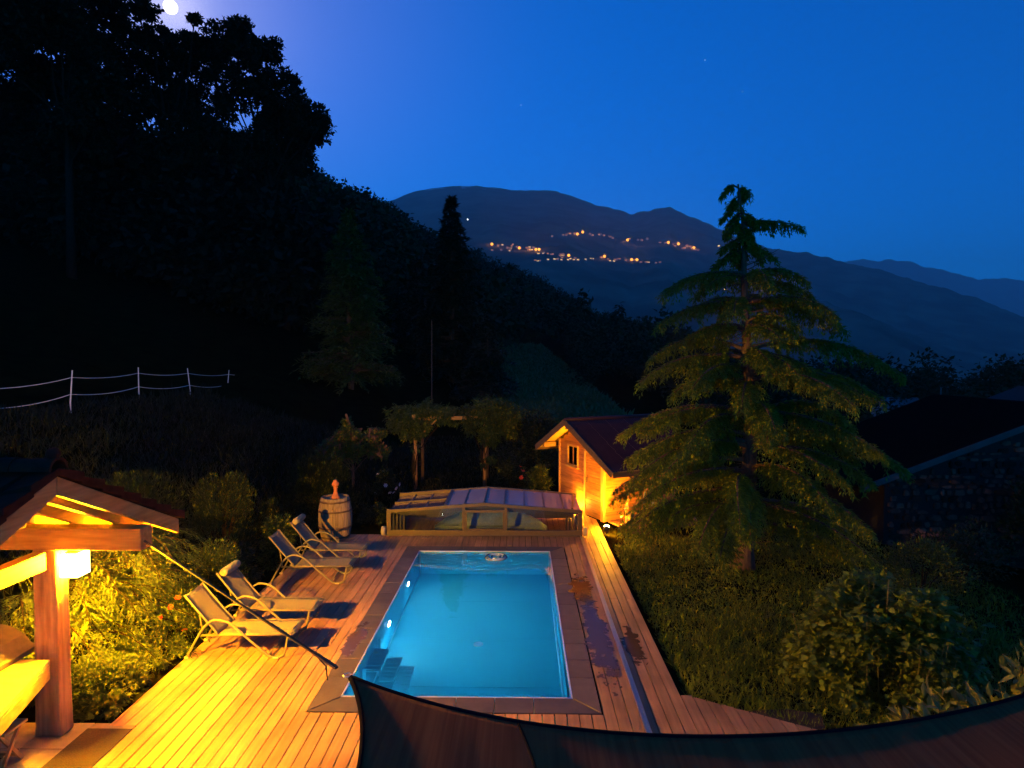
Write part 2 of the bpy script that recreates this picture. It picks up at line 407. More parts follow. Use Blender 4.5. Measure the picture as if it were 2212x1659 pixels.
def water_mat(name, bump_scale, bump):
    m, N, L, P, out = new_mat(name)
    P.inputs['Base Color'].default_value = (0.92, 0.98, 1, 1)
    P.inputs['Roughness'].default_value = 0.0
    P.inputs['IOR'].default_value = 1.33
    P.inputs['Transmission Weight'].default_value = 1.0
    g = N.new('ShaderNodeNewGeometry')
    no = N.new('ShaderNodeTexNoise'); no.inputs['Scale'].default_value = bump_scale; no.inputs['Detail'].default_value = 2
    L.new(g.outputs['Position'], no.inputs['Vector'])
    b = N.new('ShaderNodeBump'); b.inputs['Strength'].default_value = bump; b.inputs['Distance'].default_value = 0.02
    L.new(no.outputs[0], b.inputs['Height']); L.new(b.outputs[0], P.inputs['Normal'])
    return m
M['water'] = water_mat('pool_water', 2.6, 0.09)
def wet_mat():
    m, N, L, P, out = new_mat('wet_film')
    P.inputs['Base Color'].default_value = (0.07, 0.036, 0.02, 1)
    P.inputs['Roughness'].default_value = 0.09
    P.inputs['IOR'].default_value = 1.33
    g = N.new('ShaderNodeNewGeometry'); tc = N.new('ShaderNodeTexCoord')
    no = N.new('ShaderNodeTexNoise'); no.inputs['Scale'].default_value = 7; no.inputs['Detail'].default_value = 3
    L.new(g.outputs['Position'], no.inputs['Vector'])
    b = N.new('ShaderNodeBump'); b.inputs['Strength'].default_value = 0.12; b.inputs['Distance'].default_value = 0.01
    L.new(no.outputs[0], b.inputs['Height']); L.new(b.outputs[0], P.inputs['Normal'])
    # a ragged, drying outline
    sub = N.new('ShaderNodeVectorMath'); sub.operation = 'SUBTRACT'; sub.inputs[1].default_value = (.5, .5, 0)
    L.new(tc.outputs['Generated'], sub.inputs[0])
    fl = N.new('ShaderNodeVectorMath'); fl.operation = 'MULTIPLY'; fl.inputs[1].default_value = (2, 2, 0); L.new(sub.outputs[0], fl.inputs[0])
    ln = N.new('ShaderNodeVectorMath'); ln.operation = 'LENGTH'; L.new(fl.outputs[0], ln.inputs[0])
    n2 = N.new('ShaderNodeTexNoise'); n2.inputs['Scale'].default_value = 5.5; n2.inputs['Detail'].default_value = 6; n2.inputs['Roughness'].default_value = .62
    L.new(g.outputs['Position'], n2.inputs['Vector'])
    ma = N.new('ShaderNodeMath'); ma.operation = 'MULTIPLY_ADD'; ma.inputs[1].default_value = 2.4; L.new(n2.outputs[0], ma.inputs[0]); L.new(ln.outputs['Value'], ma.inputs[2])
    mr = N.new('ShaderNodeMapRange'); mr.inputs[1].default_value = 1.88; mr.inputs[2].default_value = 1.98; mr.inputs[3].default_value = 1; mr.inputs[4].default_value = 0
    L.new(ma.outputs[0], mr.inputs[0])
    tr = N.new('ShaderNodeBsdfTransparent'); ms = N.new('ShaderNodeMixShader')
    L.new(mr.outputs[0], ms.inputs[0]); L.new(tr.outputs[0], ms.inputs[1]); L.new(P.outputs[0], ms.inputs[2]); L.new(ms.outputs[0], out.inputs[0])
    return m
M['wet'] = wet_mat()

def mountain_mat(name, snow_z):
    m, N, L, P, out = new_mat(name)
    P.inputs['Roughness'].default_value = 0.95; P.inputs['Specular IOR Level'].default_value = 0.0
    g = N.new('ShaderNodeNewGeometry')
    no = N.new('ShaderNodeTexNoise'); no.inputs['Scale'].default_value = 0.004; no.inputs['Detail'].default_value = 9
    L.new(g.outputs['Position'], no.inputs['Vector'])
    rp = N.new('ShaderNodeValToRGB'); rp.color_ramp.elements[0].position = 0.4; rp.color_ramp.elements[1].position = 0.66
    rp.color_ramp.elements[0].color = (0.008, 0.012, 0.006, 1); rp.color_ramp.elements[1].color = (0.09, 0.09, 0.06, 1)
    L.new(no.outputs[0], rp.inputs[0])
    sx = N.new('ShaderNodeSeparateXYZ'); L.new(g.outputs['Position'], sx.inputs[0])
    n2 = N.new('ShaderNodeTexNoise'); n2.inputs['Scale'].default_value = 0.006; n2.inputs['Detail'].default_value = 6
    L.new(g.outputs['Position'], n2.inputs['Vector'])
    ma = N.new('ShaderNodeMath'); ma.operation = 'MULTIPLY_ADD'; ma.inputs[1].default_value = 900; L.new(n2.outputs[0], ma.inputs[0]); L.new(sx.outputs['Z'], ma.inputs[2])
    mr = N.new('ShaderNodeMapRange'); mr.inputs[1].default_value = snow_z; mr.inputs[2].default_value = snow_z + 40
    L.new(ma.outputs[0], mr.inputs[0])
    mx = N.new('ShaderNodeMix'); mx.data_type = 'RGBA'; mx.inputs[7].default_value = (0.55, 0.55, 0.58, 1)
    L.new(mr.outputs[0], mx.inputs[0]); L.new(rp.outputs[0], mx.inputs[6]); L.new(mx.outputs[2], P.inputs['Base Color'])
    return m

# ---------------------------------------------------------------- ground, hills, mountains
def _hash(i, j, k):
    n = (i * 374761393 + j * 668265263 + k * 1442695041) & 0x7fffffff
    n = ((n ^ (n >> 13)) * 1274126177) & 0x7fffffff
    return ((n ^ (n >> 16)) & 0xffff) / 65535.0
def vnoise(x, y, k=0):
    x = np.asarray(x, float); y = np.asarray(y, float)
    i = np.floor(x).astype(np.int64); j = np.floor(y).astype(np.int64)
    fx = x - i; fy = y - j
    fx = fx * fx * (3 - 2 * fx); fy = fy * fy * (3 - 2 * fy)
    a = _hash(i, j, k); b = _hash(i + 1, j, k); c = _hash(i, j + 1, k); d = _hash(i + 1, j + 1, k)
    return (a * (1 - fx) + b * fx) * (1 - fy) + (c * (1 - fx) + d * fx) * fy
def fbm(x, y, oct=5, k=0):
    s = 0; a = 0.5
    for o in range(oct):
        s = s + a * (vnoise(x * 2 ** o, y * 2 ** o, k + o) - 0.5); a *= 0.5
    return s
def sstep(t): t = np.clip(t, 0, 1); return t * t * (3 - 2 * t)

# hill crest seen over the garden: bearing (u = X/Y), height angle, distance
_h_px = np.array([-700, -300, 0, 300, 600, 700, 760, 820, 850, 895, 950, 1030, 1100, 1200, 1290, 1360, 1440, 1500, 1600, 1750, 1950, 2212, 2700])
_h_py = np.array([300, 300, 300, 340, 372, 418, 436, 452, 475, 505, 530, 556, 586, 634, 692, 706, 722, 765, 800, 806, 800, 795, 790])
_h_Y = np.array([170, 160, 160, 190, 260, 300, 330, 370, 400, 430, 470, 520, 560, 620, 680, 720, 740, 500, 240, 170, 160, 160, 160])
_h_u = (_h_px - 1125) / 1306.0
_h_v = (781 - _h_py) / 1306.0
def ground_z(X, Y):
    X = np.asarray(X, float); Y = np.asarray(Y, float)
    u = X / np.maximum(Y, 1.0)
    left = np.maximum(-5.25 - X, 0)
    base = -0.10 + 0.30 * np.where(left < 2, left ** 2 / 4, left - 1) * sstep((Y - 2) / 8 + 0.35)
    base = np.where(X < -60, -0.1 + 0.30 * 53.75, base)
    base = base - 0.17 * np.maximum(X - 7.5, 0) * sstep((60 - Y) / 60 + 0.4)
    base = np.maximum(base, -9)
    ry = np.interp(u, _h_u, _h_Y); zr = H + np.interp(u, _h_u, _h_v) * ry
    zr = zr - np.where(zr > 5, np.minimum(9, zr * 0.3), 8)           # the trees stand on it
    t = np.clip((Y - 30) / (ry - 30), 0, 1)
    z = base * (1 - t ** 1.25) + zr * t ** 1.25
    z = z + fbm(X / 30, Y / 30, 4, 3) * 7 * sstep((Y - 35) / 60) + fbm(X / 3, Y / 3, 3, 9) * 0.16 * sstep((Y - 14) / 12 + sstep((-6 - X) / 3))
    z = np.where(Y > ry, zr + fbm(X / 30, Y / 30, 4, 3) * 7 - 260 * sstep((Y - ry) / 700), z)
    pit = (X > -2.85) & (X < 1.15) & (Y > 7.2) & (Y < 14.25)
    return np.where(pit, -2.4, z)
ys = np.concatenate([np.arange(-4, 30, 0.3), np.geomspace(30, 2600, 130)])
us = np.linspace(-1.7, 1.7, 190)
UU, YY = np.meshgrid(us, ys)
XX = UU * (YY + 5.5)
ZZ = ground_z(XX, YY)
nr, nc = XX.shape
def grid_faces(nr, nc):
    i = np.arange(nr - 1)[:, None] * nc + np.arange(nc - 1)[None, :]
    i = i.ravel(); return np.stack([i, i + 1, i + nc + 1, i + nc], 1)
o = npobj('ground', np.stack([XX, YY, ZZ], -1).reshape(-1, 3), grid_faces(nr, nc), M['soil'], smooth=True)
tag(o, kind='structure')
def gz(x, y): return float(ground_z(x, y))

# the mountain with the lit villages, and the farther ridge
def ridge(pts):
    p = np.array(pts, float); return (p[:, 0] - 1125) / 1306, (781 - p[:, 1]) / 1306
_m_u, _m_v = ridge([(300, 560), (600, 500), (760, 470), (835, 440), (900, 416), (950, 409), (1000, 404), (1060, 408), (1110, 414), (1200, 417), (1240, 430), (1290, 449), (1310, 452), (1325, 457), (1340, 458), (1362, 469), (1385, 461), (1400, 460), (1415, 455), (1432, 456), (1442, 452), (1458, 460), (1480, 470), (1540, 495), (1600, 522), (1660, 540), (1740, 550), (1800, 565), (1900, 590), (2000, 618), (2100, 650), (2212, 690), (2400, 740), (2700, 770)])
_f_u, _f_v = ridge([(1500, 640), (1700, 600), (1790, 572), (1850, 562), (1880, 566), (1920, 566), (1950, 566), (1985, 582), (2030, 588), (2060, 597), (2100, 605), (2150, 602), (2212, 613), (2320, 600), (2500, 560), (2750, 590)])
MY0, MY1 = 1100.0, 8500.0
def my1(u): return np.interp(u, [-.5, .2, .45, .9, 1.3], [8500, 8500, 6500, 4200, 3800])
def mountain_z(u, Y):
    s = np.clip((Y - MY0) / (my1(u) - MY0), 0, 1)
    X = u * Y
    zr = H + (np.interp(u, _m_u, _m_v) + fbm(u * 60, u * 0, 5, 31) * .006 * sstep((u - .02) / .2) + fbm(u * 90, u * 0, 4, 35) * .002) * my1(u)
    n = fbm(X / 1500, Y / 1500, 6, 21)
    gully = np.abs(fbm(X / 700, Y / 2600, 5, 41)) * 2
    z = -230 + (zr + 230) * s ** 1.12 + (n * 420 - gully * 160) * np.sin(np.pi * np.clip(s, 0, 1)) ** 1.4
    return z + fbm(X / 160, Y / 160, 3, 77) * 34 * sstep(s * 4)
us = np.linspace(-0.65, 1.25, 420); ss = np.linspace(0, 1, 150)
UU, SSg = np.meshgrid(us, ss)
YY = MY0 + (my1(UU) - MY0) * SSg
ZZ = mountain_z(UU, YY)
bk_ = my1(us) * 1.05
back = np.stack([us * bk_, bk_, np.full_like(us, -200)], -1)
V = np.concatenate([np.stack([UU * YY, YY, ZZ], -1).reshape(-1, 3), back])
o = npobj('mountain', V, grid_faces(len(ss) + 1, len(us)), mountain_mat('wooded_mountain', 2900), smooth=True)
tag(o, kind='structure')
us = np.linspace(0.2, 1.3, 260); ss = np.linspace(0, 1, 60)
UU, SSg = np.meshgrid(us, ss); YY = 9500 + 4500 * SSg
ZZ = -300 + (H + np.interp(UU, _f_u, _f_v) * 14000 + fbm(UU * 70, UU * 0, 5, 57) * 90 + 300) * SSg ** 1.1 + fbm(UU * YY / 1200, YY / 1200, 6, 5) * 500 * np.sin(np.pi * SSg)
ZZ += fbm(UU * YY / 260, YY / 260, 3, 15) * 60 * SSg
back = np.stack([us * 15000, np.full_like(us, 15000), np.full_like(us, -300)], -1)
o = npobj('far_mountain', np.concatenate([np.stack([UU * YY, YY, ZZ], -1).reshape(-1, 3), back]), grid_faces(61, len(us)), mountain_mat('far_mountain_rock', 2980), smooth=True)
tag(o, kind='structure')

# the air of the valley
HZ = MB().box(-16000, 22000, -400, 15600, -420, 2600)
hm = bpy.data.materials.new('valley_air'); hm.use_nodes = True
hm.node_tree.nodes.clear()
ho = hm.node_tree.nodes.new('ShaderNodeOutputMaterial'); hv = hm.node_tree.nodes.new('ShaderNodeVolumePrincipled')
hv.inputs['Color'].default_value = (0.9, 0.94, 1, 1); hv.inputs['Density'].default_value = 8e-5; hv.inputs['Anisotropy'].default_value = 0.0
hm.node_tree.links.new(hv.outputs[0], ho.inputs['Volume'])
tag(HZ.build('haze', hm), kind='stuff')

# moon and the few stars of the blue hour
p = moon_dir * 40000 + Vector((0, 0, H))
def ball(name, c, r, mat, parent=None, n=16):
    prof = [(max(r * math.sin(math.pi * i / n), 1e-3 * r), -r * math.cos(math.pi * i / n)) for i in range(n + 1)]
    return MB().lathe(prof, n * 2).build(name, mat, parent, True)
o = ball('moon', p, 330, emit('moon_face', (1, 0.95, 0.86), 6)); o.location = p
tag(o, 'bright full moon glinting through the top of the tallest tree', 'moon')
for (sx, sy), lb in zip([(1523, 130), (1604, 198), (1405, 327), (1125, 227)], ['faint star highest in the sky, above the cedar top', 'faint star just above and left of the cedar tip', 'faint star over the peak of the mountain', 'faint star over the left flank of the mountain']):
    o = ball('star', p, 19, emit('star_light', (0.75, 0.85, 1), 2.0), n=6); o.location = A(sx, sy, 40000); tag(o, lb, 'star', 'stars')

# ---------------------------------------------------------------- pool
PX0, PX1, PY0, PY1, PD = -2.34, 0.67, 7.69, 13.77, 1.45
WL = -0.025
pool = thing('swimming_pool', 'lit turquoise swimming pool sunk into the timber deck', 'pool', (-0.835, PY0, 0))
po = pool.location.copy()
t = 0.06
b = MB()
b.box(PX0 - t, PX0, PY0 - t, PY1 + t, -PD - t, -0.012); pw = [b]
pw.append(MB().box(PX1, PX1 + t, PY0 - t, PY1 + t, -PD - t, -0.012))
pw.append(MB().box(PX0, PX1, PY0 - t, PY0, -PD - t, -0.012))
pw.append(MB().box(PX0, PX1, PY1, PY1 + t, -PD - t, -0.012))
for w in pw: w.build('basin_wall', M['liner'], pool, off=po)
fy = [PY0, 9.25, 10.75, 12.3, PY1]
for i in range(4):
    MB().box(PX0, PX1, fy[i] + (0.006 if i else 0), fy[i + 1] - (0.006 if i < 3 else 0), -PD - t, -PD).build('floor_panel', M['liner'], pool, off=po)
for i in range(1, 4):
    MB().box(PX0 + .004, PX1 - .004, fy[i] - 0.012, fy[i] + 0.012, -PD + .0005, -PD + 0.008).build('weld_seam', M['liner'], pool, off=po)
# pale weld strips; the seams' bright highlights are put into their colour
MB().tube([(PX1 - .02, PY0 + .01, -PD + .03), (PX1 - .02, PY1 - .01, -PD + .03)], 0.022, 6).build('weld_seam', M['weld'], pool, True, off=po)
MB().tube([(PX0 + .02, PY0 + .01, -PD + .03), (PX0 + .02, PY1 - .01, -PD + .03)], 0.014, 6).build('weld_seam', M['weld'], pool, True, off=po)
MB().tube([(PX1 - .015, PY0 + .01, -.42), (PX1 - .015, PY1 - .01, -.42)], 0.012, 6).build('weld_seam', M['weld'], pool, True, off=po)
MB().tube([(PX1 - .02, PY1 - .02, -PD + .03), (PX1 - .02, PY1 - .02, -.05)], 0.014, 6).build('weld_seam', M['weld'], pool, True, off=po)
MB().tube([(PX0 + .02, PY1 - .02, -PD + .03), (PX0 + .02, PY1 - .02, -.05)], 0.014, 6).build('weld_seam', M['weld'], pool, True, off=po)
# rim
rw = 0.018
rim = MB().box(PX0 - .004, PX0 + rw, PY0, PY1, -.011, .012).box(PX1 - rw, PX1 + .004, PY0, PY1, -.011, .012).box(PX0 + rw, PX1 - rw, PY0 - .004, PY0 + rw, -.011, .012).box(PX0 + rw, PX1 - rw, PY1 - rw, PY1 + .004, -.011, .012)
rim.build('steel_rim', M['rim'], pool, off=po)
# coping tiles, mitred at the corners
CW = 0.33
def coping(p0, p1, inward, n, mit0, mit1):
    p0 = Vector(p0); p1 = Vector(p1); d = (p1 - p0) / n; dn = d.normalized(); out = Vector(inward) * CW
    for i in range(n):
        a = p0 + d * i; c = p0 + d * (i + 1); g = dn * 0.004
        q = [a + g, c - g, c - g + out, a + g + out]
        if i == 0 and mit0: q[3] = q[3] - dn * CW
        if i == n - 1 and mit1: q[2] = q[2] + dn * CW
        dz = rng.uniform(-.0015, .0015)
        m = MB().prism([(v.x, v.y) for v in q] if True else None, -0.035, 0.009 + dz)
        c0 = (a + c) / 2
        ob = m.build('coping_tile', M['slate'], pool, bevel=0.004, off=po)
e = 0.006
coping((PX0 - e, PY0, 0), (PX0 - e, PY1, 0), (-1, 0, 0), 12, True, True)
coping((PX1 + e, PY0, 0), (PX1 + e, PY1, 0), (1, 0, 0), 12, True, True)
coping((PX0, PY0 - e, 0), (PX1, PY0 - e, 0), (0, -1, 0), 6, True, True)
coping((PX0, PY1 + e, 0), (PX1, PY1 + e, 0), (0, 1, 0), 6, True, True)
# ladder-like steps in the near corner
for i in range(3):
    z = -0.42 - 0.30 * i; x0 = PX0 + 0.02 + 0.20 * i
    tr = MB().box(x0, x0 + .24, PY0 + 1.05, PY0 + 1.75, z - .03, z).build('pool_step', M['liner_step'], pool, bevel=.008, off=po)
    for k in range(6):
        y = PY0 + 1.1 + .11 * k
        MB().box(x0 + .015, x0 + .225, y, y + .05, z + .001, z + .013).build('slat', M['liner_step'], tr, off=po)
MB().box(PX0 + .05, PX0 + .09, PY0 + .88, PY0 + .91, -PD, -.15).box(PX0 + .05, PX0 + .09, PY0 + 1.81, PY0 + 1.84, -PD, -.15).build('step_rail', M['liner_step'], pool, off=po)
# underwater lamps on the left wall
POOL_W = 29
for (ly, lz, lp) in ((10.45, -0.56, 2.9), (12.25, -0.52, 1.5)):
    f = MB().tube([(PX0, ly, lz), (PX0 + .025, ly, lz)], .1, 20).build('pool_light', M['rim'], pool, off=po)
    MB().tube([(PX0 + .0255, ly, lz), (PX0 + .032, ly, lz)], .09, 16).build('lens', emit('pool_lamp_lens', (0.8, 0.95, 1), 30), f, off=po)
    ld = bpy.data.lights.new('pool_lamp', 'SPOT'); ld.energy = POOL_W * lp; ld.color = (0.03, 0.6, 1.0); ld.shadow_soft_size = .02; ld.spot_size = R(160); ld.spot_blend = 0.6
    lo = bpy.data.objects.new('pool_lamp', ld); link(lo); lo.location = (PX0 + .1, ly, lz); lo.rotation_euler = (R(90) - R(48), 0, R(-90))
    lo.parent = pool; lo.location = Vector((PX0 + .1, ly, lz)) - po
    ld = bpy.data.lights.new('pool_lamp', 'SPOT'); ld.energy = POOL_W * 6.5; ld.color = (0.25, 0.8, 1.0); ld.shadow_soft_size = .03; ld.spot_size = R(95); ld.spot_blend = 1.0
    lo = bpy.data.objects.new('pool_lamp', ld); link(lo, pool); lo.location = Vector((PX0 + .1, ly, lz)) - po; lo.rotation_euler = (R(38), 0, R(-85))
# lamp on the far side of the steps, facing away along the pool
f = MB().tube([(PX0 + .3, PY0 + 1.83, -.95), (PX0 + .3, PY0 + 1.87, -.95)], .09, 16).build('pool_light', M['rim'], pool, off=po)
MB().tube([(PX0 + .3, PY0 + 1.8705, -.95), (PX0 + .3, PY0 + 1.877, -.95)], .07, 16).build('lens', emit('pool_lamp_lens', (0.8, 0.95, 1), 30), f, off=po)
ld = bpy.data.lights.new('pool_lamp', 'SPOT'); ld.energy = POOL_W * 2.0; ld.color = (0.05, 0.62, 1.0); ld.shadow_soft_size = .02; ld.spot_size = R(170); ld.spot_blend = .5
lo = bpy.data.objects.new('pool_lamp', ld); link(lo, pool); lo.location = Vector((PX0 + .3, PY0 + 1.93, -.95)) - po; lo.rotation_euler = (R(80), 0, R(-35))
ld = bpy.data.lights.new('pool_lamp', 'SPOT'); ld.energy = POOL_W * 1.3; ld.color = (0.03, 0.6, 1.0); ld.shadow_soft_size = .02; ld.spot_size = R(165); ld.spot_blend = .5  # added unseen lamp on the near wall, brightens the steps
lo = bpy.data.objects.new('pool_lamp', ld); link(lo, pool); lo.location = Vector((-1.3, PY0 + .06, -.22)) - po; lo.rotation_euler = (R(65), 0, R(10))
f = MB().tube([(-1.3, PY0, -.22), (-1.3, PY0 + .03, -.22)], .1, 16).build('pool_light', M['rim'], pool, off=po)
# suction fitting on the floor
MB().lathe([(.09, 0), (.09, .015), (.05, .025)], 16, (-0.75, 10.55, -PD + .001)).build('drain', M['rim'], pool, off=po)
MB().box(-0.95, -0.55, PY1 - .012, PY1 - .001, -.16, -.05).build('skimmer_mouth', M['weld'], pool, off=po)
# water
nx, ny = 2, 2
wq = MB().add([(PX0, PY0, WL), (PX1, PY0, WL), (PX1, PY1, WL), (PX0, PY1, WL)], [(0, 1, 2, 3)])
tag(wq.build('water', M['water']), kind='structure')
# floating ring near the far edge
c = G(1072, 1199, 0)
rg = thing('swim_ring', 'clear inflatable ring floating at the far end of the pool', 'swim ring', (c.x, c.y - .1, WL))
MB().torus((0, 0, .012), .2, .055, 32, 8, .7).build('outer_tube', M['ring'], rg, True)
MB().torus((0, 0, .02), .1, .02, 28, 6, .7).build('inner_tube', M['ring'], rg, True)

# ---------------------------------------------------------------- deck
deck = bpy.data.objects.new('deck', None); link(deck); tag(deck, kind='structure')
PIT = 0.1525; GAP = 0.011
XL = -4.92
OX0, OX1, OY0, OY1 = PX0 - CW - e - .006, PX1 + CW + e + .006, PY0 - CW - e - .006, PY1 + CW + e + .006
def diag_y(x): return 7.82 - (x - 2.15) * (7.82 - 7.13) / (3.43 - 2.15)
def up_y(x):
    if x > 2.18: return diag_y(x)
    if x > 1.56: return 16.30 + (2.255 - x) / .454 * .891
    if x < -3.45: return 15.1
    return 17.2
def lo_y(x): return 7.04 if x < -4.66 else 3.2
cols = []
x = XL
while x < 3.6:
    cols.append((x + GAP / 2, min(x + PIT - GAP / 2, 3.7))); x += PIT
def plank(xa, xb, ya, yb, yb2, dz):
    m = MB().hexa([(xa, ya, -.03), (xb, ya, -.03), (xb, yb2, -.03), (xa, yb, -.03), (xa, ya, dz), (xb, ya, dz), (xb, yb2, dz), (xa, yb, dz)])
    c = ((xa + xb) / 2, (ya + yb) / 2, 0)
    ob = m.build('plank', M['deck'], deck, bevel=.003, off=c); ob.location = c
for ci, (xa, xb) in enumerate(cols):
    spans = []
    y0, yA, yB = lo_y(xa), up_y(xa), up_y(xb)
    if xa < 2.18 < xb: yA = yB = diag_y(2.18)
    if xb > OX0 and xa < OX1:
        if xa < OX0: xb2 = OX0 - .002; segs = [(xa, xb, y0, OY0), (xa, xb2, OY0, OY1), (xa, xb, OY1, None)]
        elif xb > OX1: segs = [(xa, xb, y0, OY0), (OX1 + .002, xb, OY0, OY1), (xa, xb, OY1, None)]
        else: segs = [(xa, xb, y0, OY0), (xa, xb, OY1, None)]
    else: segs = [(xa, xb, y0, None)]
    for (sa, sb, ya, yb) in segs:
        end = yb if yb is not None else max(yA, yB)
        if sb - sa < .012: continue
        cuts = [8.78, 12.4] if xb < OX0 else ([10.6 if ci % 2 else 12.9, 15.2] if xa > OX1 else [15.0])
        cuts = [c + (0 if (xb < OX0 and c < 9) else rng.uniform(-.9, .9)) for c in cuts]
        pts = [ya] + sorted(c for c in cuts if ya + .5 < c < end - .5) + [end]
        for k in range(len(pts) - 1):
            last = k == len(pts) - 2 and yb is None
            plank(sa, sb, pts[k] + .002, (yA if last else pts[k + 1]) - .002, (yB if last else pts[k + 1]) - .002, rng.uniform(-.002, .0015))
# edge trim of the deck along lawn and bed
def fascia(a, b):
    d = (Vector(b) - Vector(a)).normalized(); nn = Vector((d.y, -d.x, 0)) * .016
    MB().beam(Vector(a) + nn + Vector((0, 0, -.075)), Vector(b) + nn + Vector((0, 0, -.075)), .025, .14).build('fascia', M['deck'], deck)
fascia((XL - .002, 15.1, 0), (XL - .002, 7.04, 0))

# metal guide rail of the pool cover
rail = MB().box(1.475, 1.545, 6.2, 15.0, .004, .012)
rl = thing('guide_rail', 'long silvery metal guide rail on the deck beside the pool', 'rail', (1.51, 6.2, 0.003))
rail.build('rail_base', M['steel'], rl, off=(1.51, 6.2, 0.003))
MB().box(1.478, 1.490, 6.2, 15.0, .013, .032).build('rail_lip', M['steel'], rl, off=(1.51, 6.2, 0.003))
MB().box(1.530, 1.542, 6.2, 15.0, .013, .032).build('rail_lip', M['steel'], rl, off=(1.51, 6.2, 0.003))

# wet patches and small dark glossy patches
def blob_patch(name, label, cx, cy, rx, ry, seed, n=90, z=.004, ragged=.35):
    r0 = np.random.default_rng(seed); ph = r0.uniform(0, 6.28, 14); am = r0.uniform(.3, 1, 14)
    pts = []
    for i in range(n):
        a = 2 * math.pi * i / n
        k = 1 + ragged * sum(am[j] * math.sin((j + 2) * a + ph[j]) / (j + 2) ** .75 for j in range(14)) * .5
        pts.append((rx * k * math.cos(a), ry * k * math.sin(a)))
    m = MB().add([(0, 0, 0)] + [(x, y, 0) for x, y in pts], [(0, i + 1, (i + 1) % n + 1) for i in range(n)])
    o = m.build(name, M['wet']); o.location = (cx, cy, z)
    return tag(o, label, 'puddle', 'wet patches on the deck')
blob_patch('puddle', 'long ragged wet patch between pool edge and metal rail', 1.22, 9.5, .24, 1.9, 4, z=.0135, ragged=.15)
blob_patch('puddle', 'wet patch by the pool edge mirroring the lit shed', 1.16, 11.5, .26, .85, 8, z=.0125, ragged=.15)
blob_patch('puddle', 'small dark glossy patch on the lawn side of the rail', 1.74, 9.2, .17, .7, 15, ragged=.15)
blob_patch('puddle', 'small dark glossy patch on the slate coping beside the loungers', -2.6, 9.3, .16, .7, 33, ragged=.15, z=.0118)
c = G(1096.6, 1180.7, 0)
lf = MB().add([(0, 0, .004), (.05, .03, .02), (.11, 0, .012), (.05, -.04, .006), (.055, 0, .015)], [(0, 3, 4), (3, 2, 4), (2, 1, 4), (1, 0, 4)]).build('fallen_leaf', mk('yellow_leaf', (.5, .3, .03), (.4, .22, .02), 9, .6))
lf.location = (c.x, c.y, .012); tag(lf, 'curled yellow leaf lying at the far edge of the pool', 'leaf')

# ---------------------------------------------------------------- pavilion (summer kitchen) at the left
pav = thing('garden_pavilion', 'open timber kitchen pavilion with tiled roof, cut by the picture edge', 'pavilion', (-5.5, 6.9, 0))
vo = pav.location.copy()
def pp(mb, name, mat, parent=None, **k): return mb.build(name, M[mat], parent or pav, off=vo, **k)
RY, RZ, SL = 5.73, 3.235, 0.465          # ridge line (under the tiles), slope
EYF, EYN = 7.78, 3.68                  # eaves
def rz_at(y): return RZ - SL * abs(y - RY)
GX = -4.5
# post, rough squared
post = MB()
for k in range(6):
    pass
n = 7
vs = []
for i in range(n):
    z = 2.2 * i / (n - 1); j = [rng.uniform(-.008, .008) for _ in range(4)]; fl = .015 * (1 - i / (n - 1))
    vs += [(-5.64 - fl + j[0], 6.82 - fl, z), (-5.36 + fl + j[1], 6.82 - fl + j[2], z), (-5.36 + fl + j[3], 7.0, z), (-5.66 - fl, 7.0 + j[1], z)]
fs = [(i * 4 + a, i * 4 + (a + 1) % 4, i * 4 + 4 + (a + 1) % 4, i * 4 + 4 + a) for i in range(n - 1) for a in range(4)] + [(3, 2, 1, 0), (n * 4 - 4, n * 4 - 3, n * 4 - 2, n * 4 - 1)]
post.add(vs, fs); pp(post, 'post', 'timber_z', bevel=.02)
pp(MB().box(-9.0, -4.35, 6.79, 7.01, 2.201, 2.455), 'eave_beam', 'timber', bevel=.012)
pp(MB().box(-9.0, -4.86, RY - .1, RY + .1, 2.74, 2.97), 'ridge_beam', 'timber', bevel=.02)
pp(MB().box(-5.60, -5.44, 3.6, 6.775, 1.98, 2.185), 'tie_beam', 'timber_y', bevel=.01)
def slope_pts(y0, y1, dz): return [(y0, rz_at(y0) + dz), (y1, rz_at(y1) + dz)]
def rafter(x, w, y0, y1, top, dep, name, mat='timber_y'):
    (ya, za), (yb, zb) = slope_pts(y0, y1, top)
    m = MB().hexa([(x - w / 2, ya, za - dep), (x + w / 2, ya, za - dep), (x + w / 2, yb, zb - dep), (x - w / 2, yb, zb - dep), (x - w / 2, ya, za), (x + w / 2, ya, za), (x + w / 2, yb, zb), (x - w / 2, yb, zb)])
    return pp(m, name, mat, bevel=.008)
